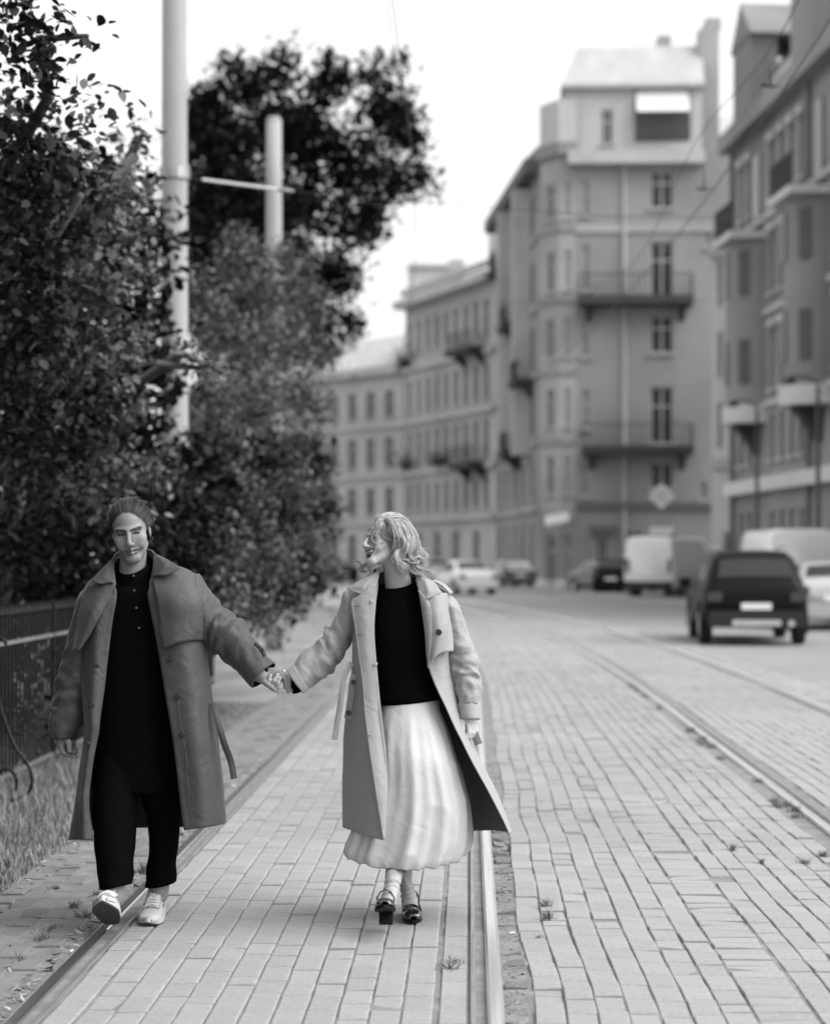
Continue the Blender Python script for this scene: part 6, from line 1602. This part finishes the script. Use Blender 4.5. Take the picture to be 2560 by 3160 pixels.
for x,y,d in ((1147,1855,7.566),(1160,2049,7.548)): button(woman,wc,x,y,d,.0065,mat('button_clear',.45,.25))
seam('stitching',[(1086,1858,7.572),(1098,1940,7.562),(1108,2024,7.553),(1120,2110,7.54),(1127,2200,7.53),(1142,2320,7.480),(1160,2440,7.440),(1182,2590,7.425)],M_COATW,woman,wc)

# socks and strap shoes ------------------------------------------------------
def sock(secs, ph):
    G = tube_px(secs, 48, 80, lambda v,t,p: .0010*math.sin(t*24)+.0020*math.sin(v*48+.9*math.sin(t+ph))*math.exp(-((v-.45)/.35)**2)+.002*nz(v*12,math.cos(t)*2,math.sin(t)*2+ph))
    return cloth('sock', G, M_SOCK, woman, th=.003, close=True)
sock([((1190,2672),(1243,2676),7.590,.034),((1189,2690),(1242,2694),7.570,.034),((1188,2712),(1238,2716),7.535,.036),((1184,2740),(1231,2744),7.515,.036),((1177,2765),(1225,2768),7.49,.038),((1171,2784),(1221,2786),7.465,.036),((1168,2800),(1219,2801),7.452,.026)],.3)
sock([((1232,2680),(1256,2682),7.745,.036),((1232,2700),(1262,2700),7.755,.036),((1234,2730),(1272,2728),7.775,.036),((1236,2760),(1282,2756),7.79,.036),((1238,2782),(1288,2778),7.785,.038),((1240,2804),(1290,2798),7.765,.028)],1.7)
def strap_shoe(root, M4):
    o = empty('strap_shoe'); o.parent = root; o.matrix_local = M4
    st = [(0,.024,.058,.110),(.02,.030,.055,.108),(.06,.031,.050,.100),(.10,.033,.040,.075),(.14,.037,.028,.060),(.165,.040,.020,.054),(.19,.041,.014,.056),(.215,.038,.012,.050),(.235,.028,.012,.038),(.245,.014,.013,.026)]
    # vamp and sides: a low shell, open on top behind y=.165
    b = MB(); rows = []
    for y,w,zb,zt in st:
        pts = []
        for k in range(13):
            t = math.pi*k/12; op = y < .17
            if op: s_ = (k-6)/6; x = math.copysign(w*(1-.10*(1-abs(s_))),s_) if abs(s_) > .01 else 0; z = zb+(zt-zb)*(abs(s_)-.3)/.7*.55 if abs(s_) > .3 else zb; x = w*max(-1,min(1,s_*1.6)); 
            else: x = w*math.cos(math.pi-t); z = zb+.004+(zt-zb)*math.sin(t)**.7
            pts.append(Vector((x,y,z)))
        rows.append(pts)
    b.grid(rows); b.f.append(tuple(reversed(range(13)))); u = b.build('shoe_upper', M_PATENT, o, smooth=True); u.modifiers.new('t','SOLIDIFY').thickness = .003
    b = MB(); top=[];bot=[]; ys = [s_[0] for s_ in st]
    n = 36
    for k in range(n):
        t = 2*math.pi*k/n; y = .1225+.1285*math.sin(t); w = np.interp(y,ys,[s_[1] for s_ in st])+.004; x = math.copysign(abs(math.cos(t))**.55,math.cos(t))*w; zb = float(np.interp(y,ys,[s_[2] for s_ in st]))
        top.append(Vector((x,y,zb+.002))); bot.append(Vector((x,y,zb-.010)))
    b.add(bot+top,[tuple(reversed(range(n))),tuple(range(n,2*n))]+[(k,(k+1)%n,n+(k+1)%n,n+k) for k in range(n)]); b.build('shoe_sole', mat('shoe_sole_black',.006,.6,spec=.15), o)
    b = MB(); b.grid([[Vector((x*sc_,y_,z)) for x,y_ in ((-.030,.002),(.030,.002),(.030,.055),(-.030,.055))] for z,sc_ in ((0,.92),(.02,.9),(.050,1.0))], close_u=True); b.f.append((3,2,1,0)); b.build('heel', mat('shoe_sole_black',.012), o)
    b = MB(); b.tube([(-.034,.095,.060),(-.034,.100,.085),(-.022,.105,.108),(0,.107,.117),(.022,.105,.108),(.034,.100,.085),(.034,.095,.060)],.0052,8,flat=.6); b.build('strap', M_PATENT, o, smooth=True)
    b = MB(); b.box(.031,.038,.097,.104,.080,.090); b.build('buckle', M_BUTTON, o)
    return o
hp = P(1262,2812,7.905); hp.z = .003
strap_shoe(woman, shoe_matrix(woman, hp, RAD(6), RAD(0)))
hp = P(1191,2872,7.50); hp.z = .030
strap_shoe(woman, shoe_matrix(woman, hp, RAD(1), RAD(26)))
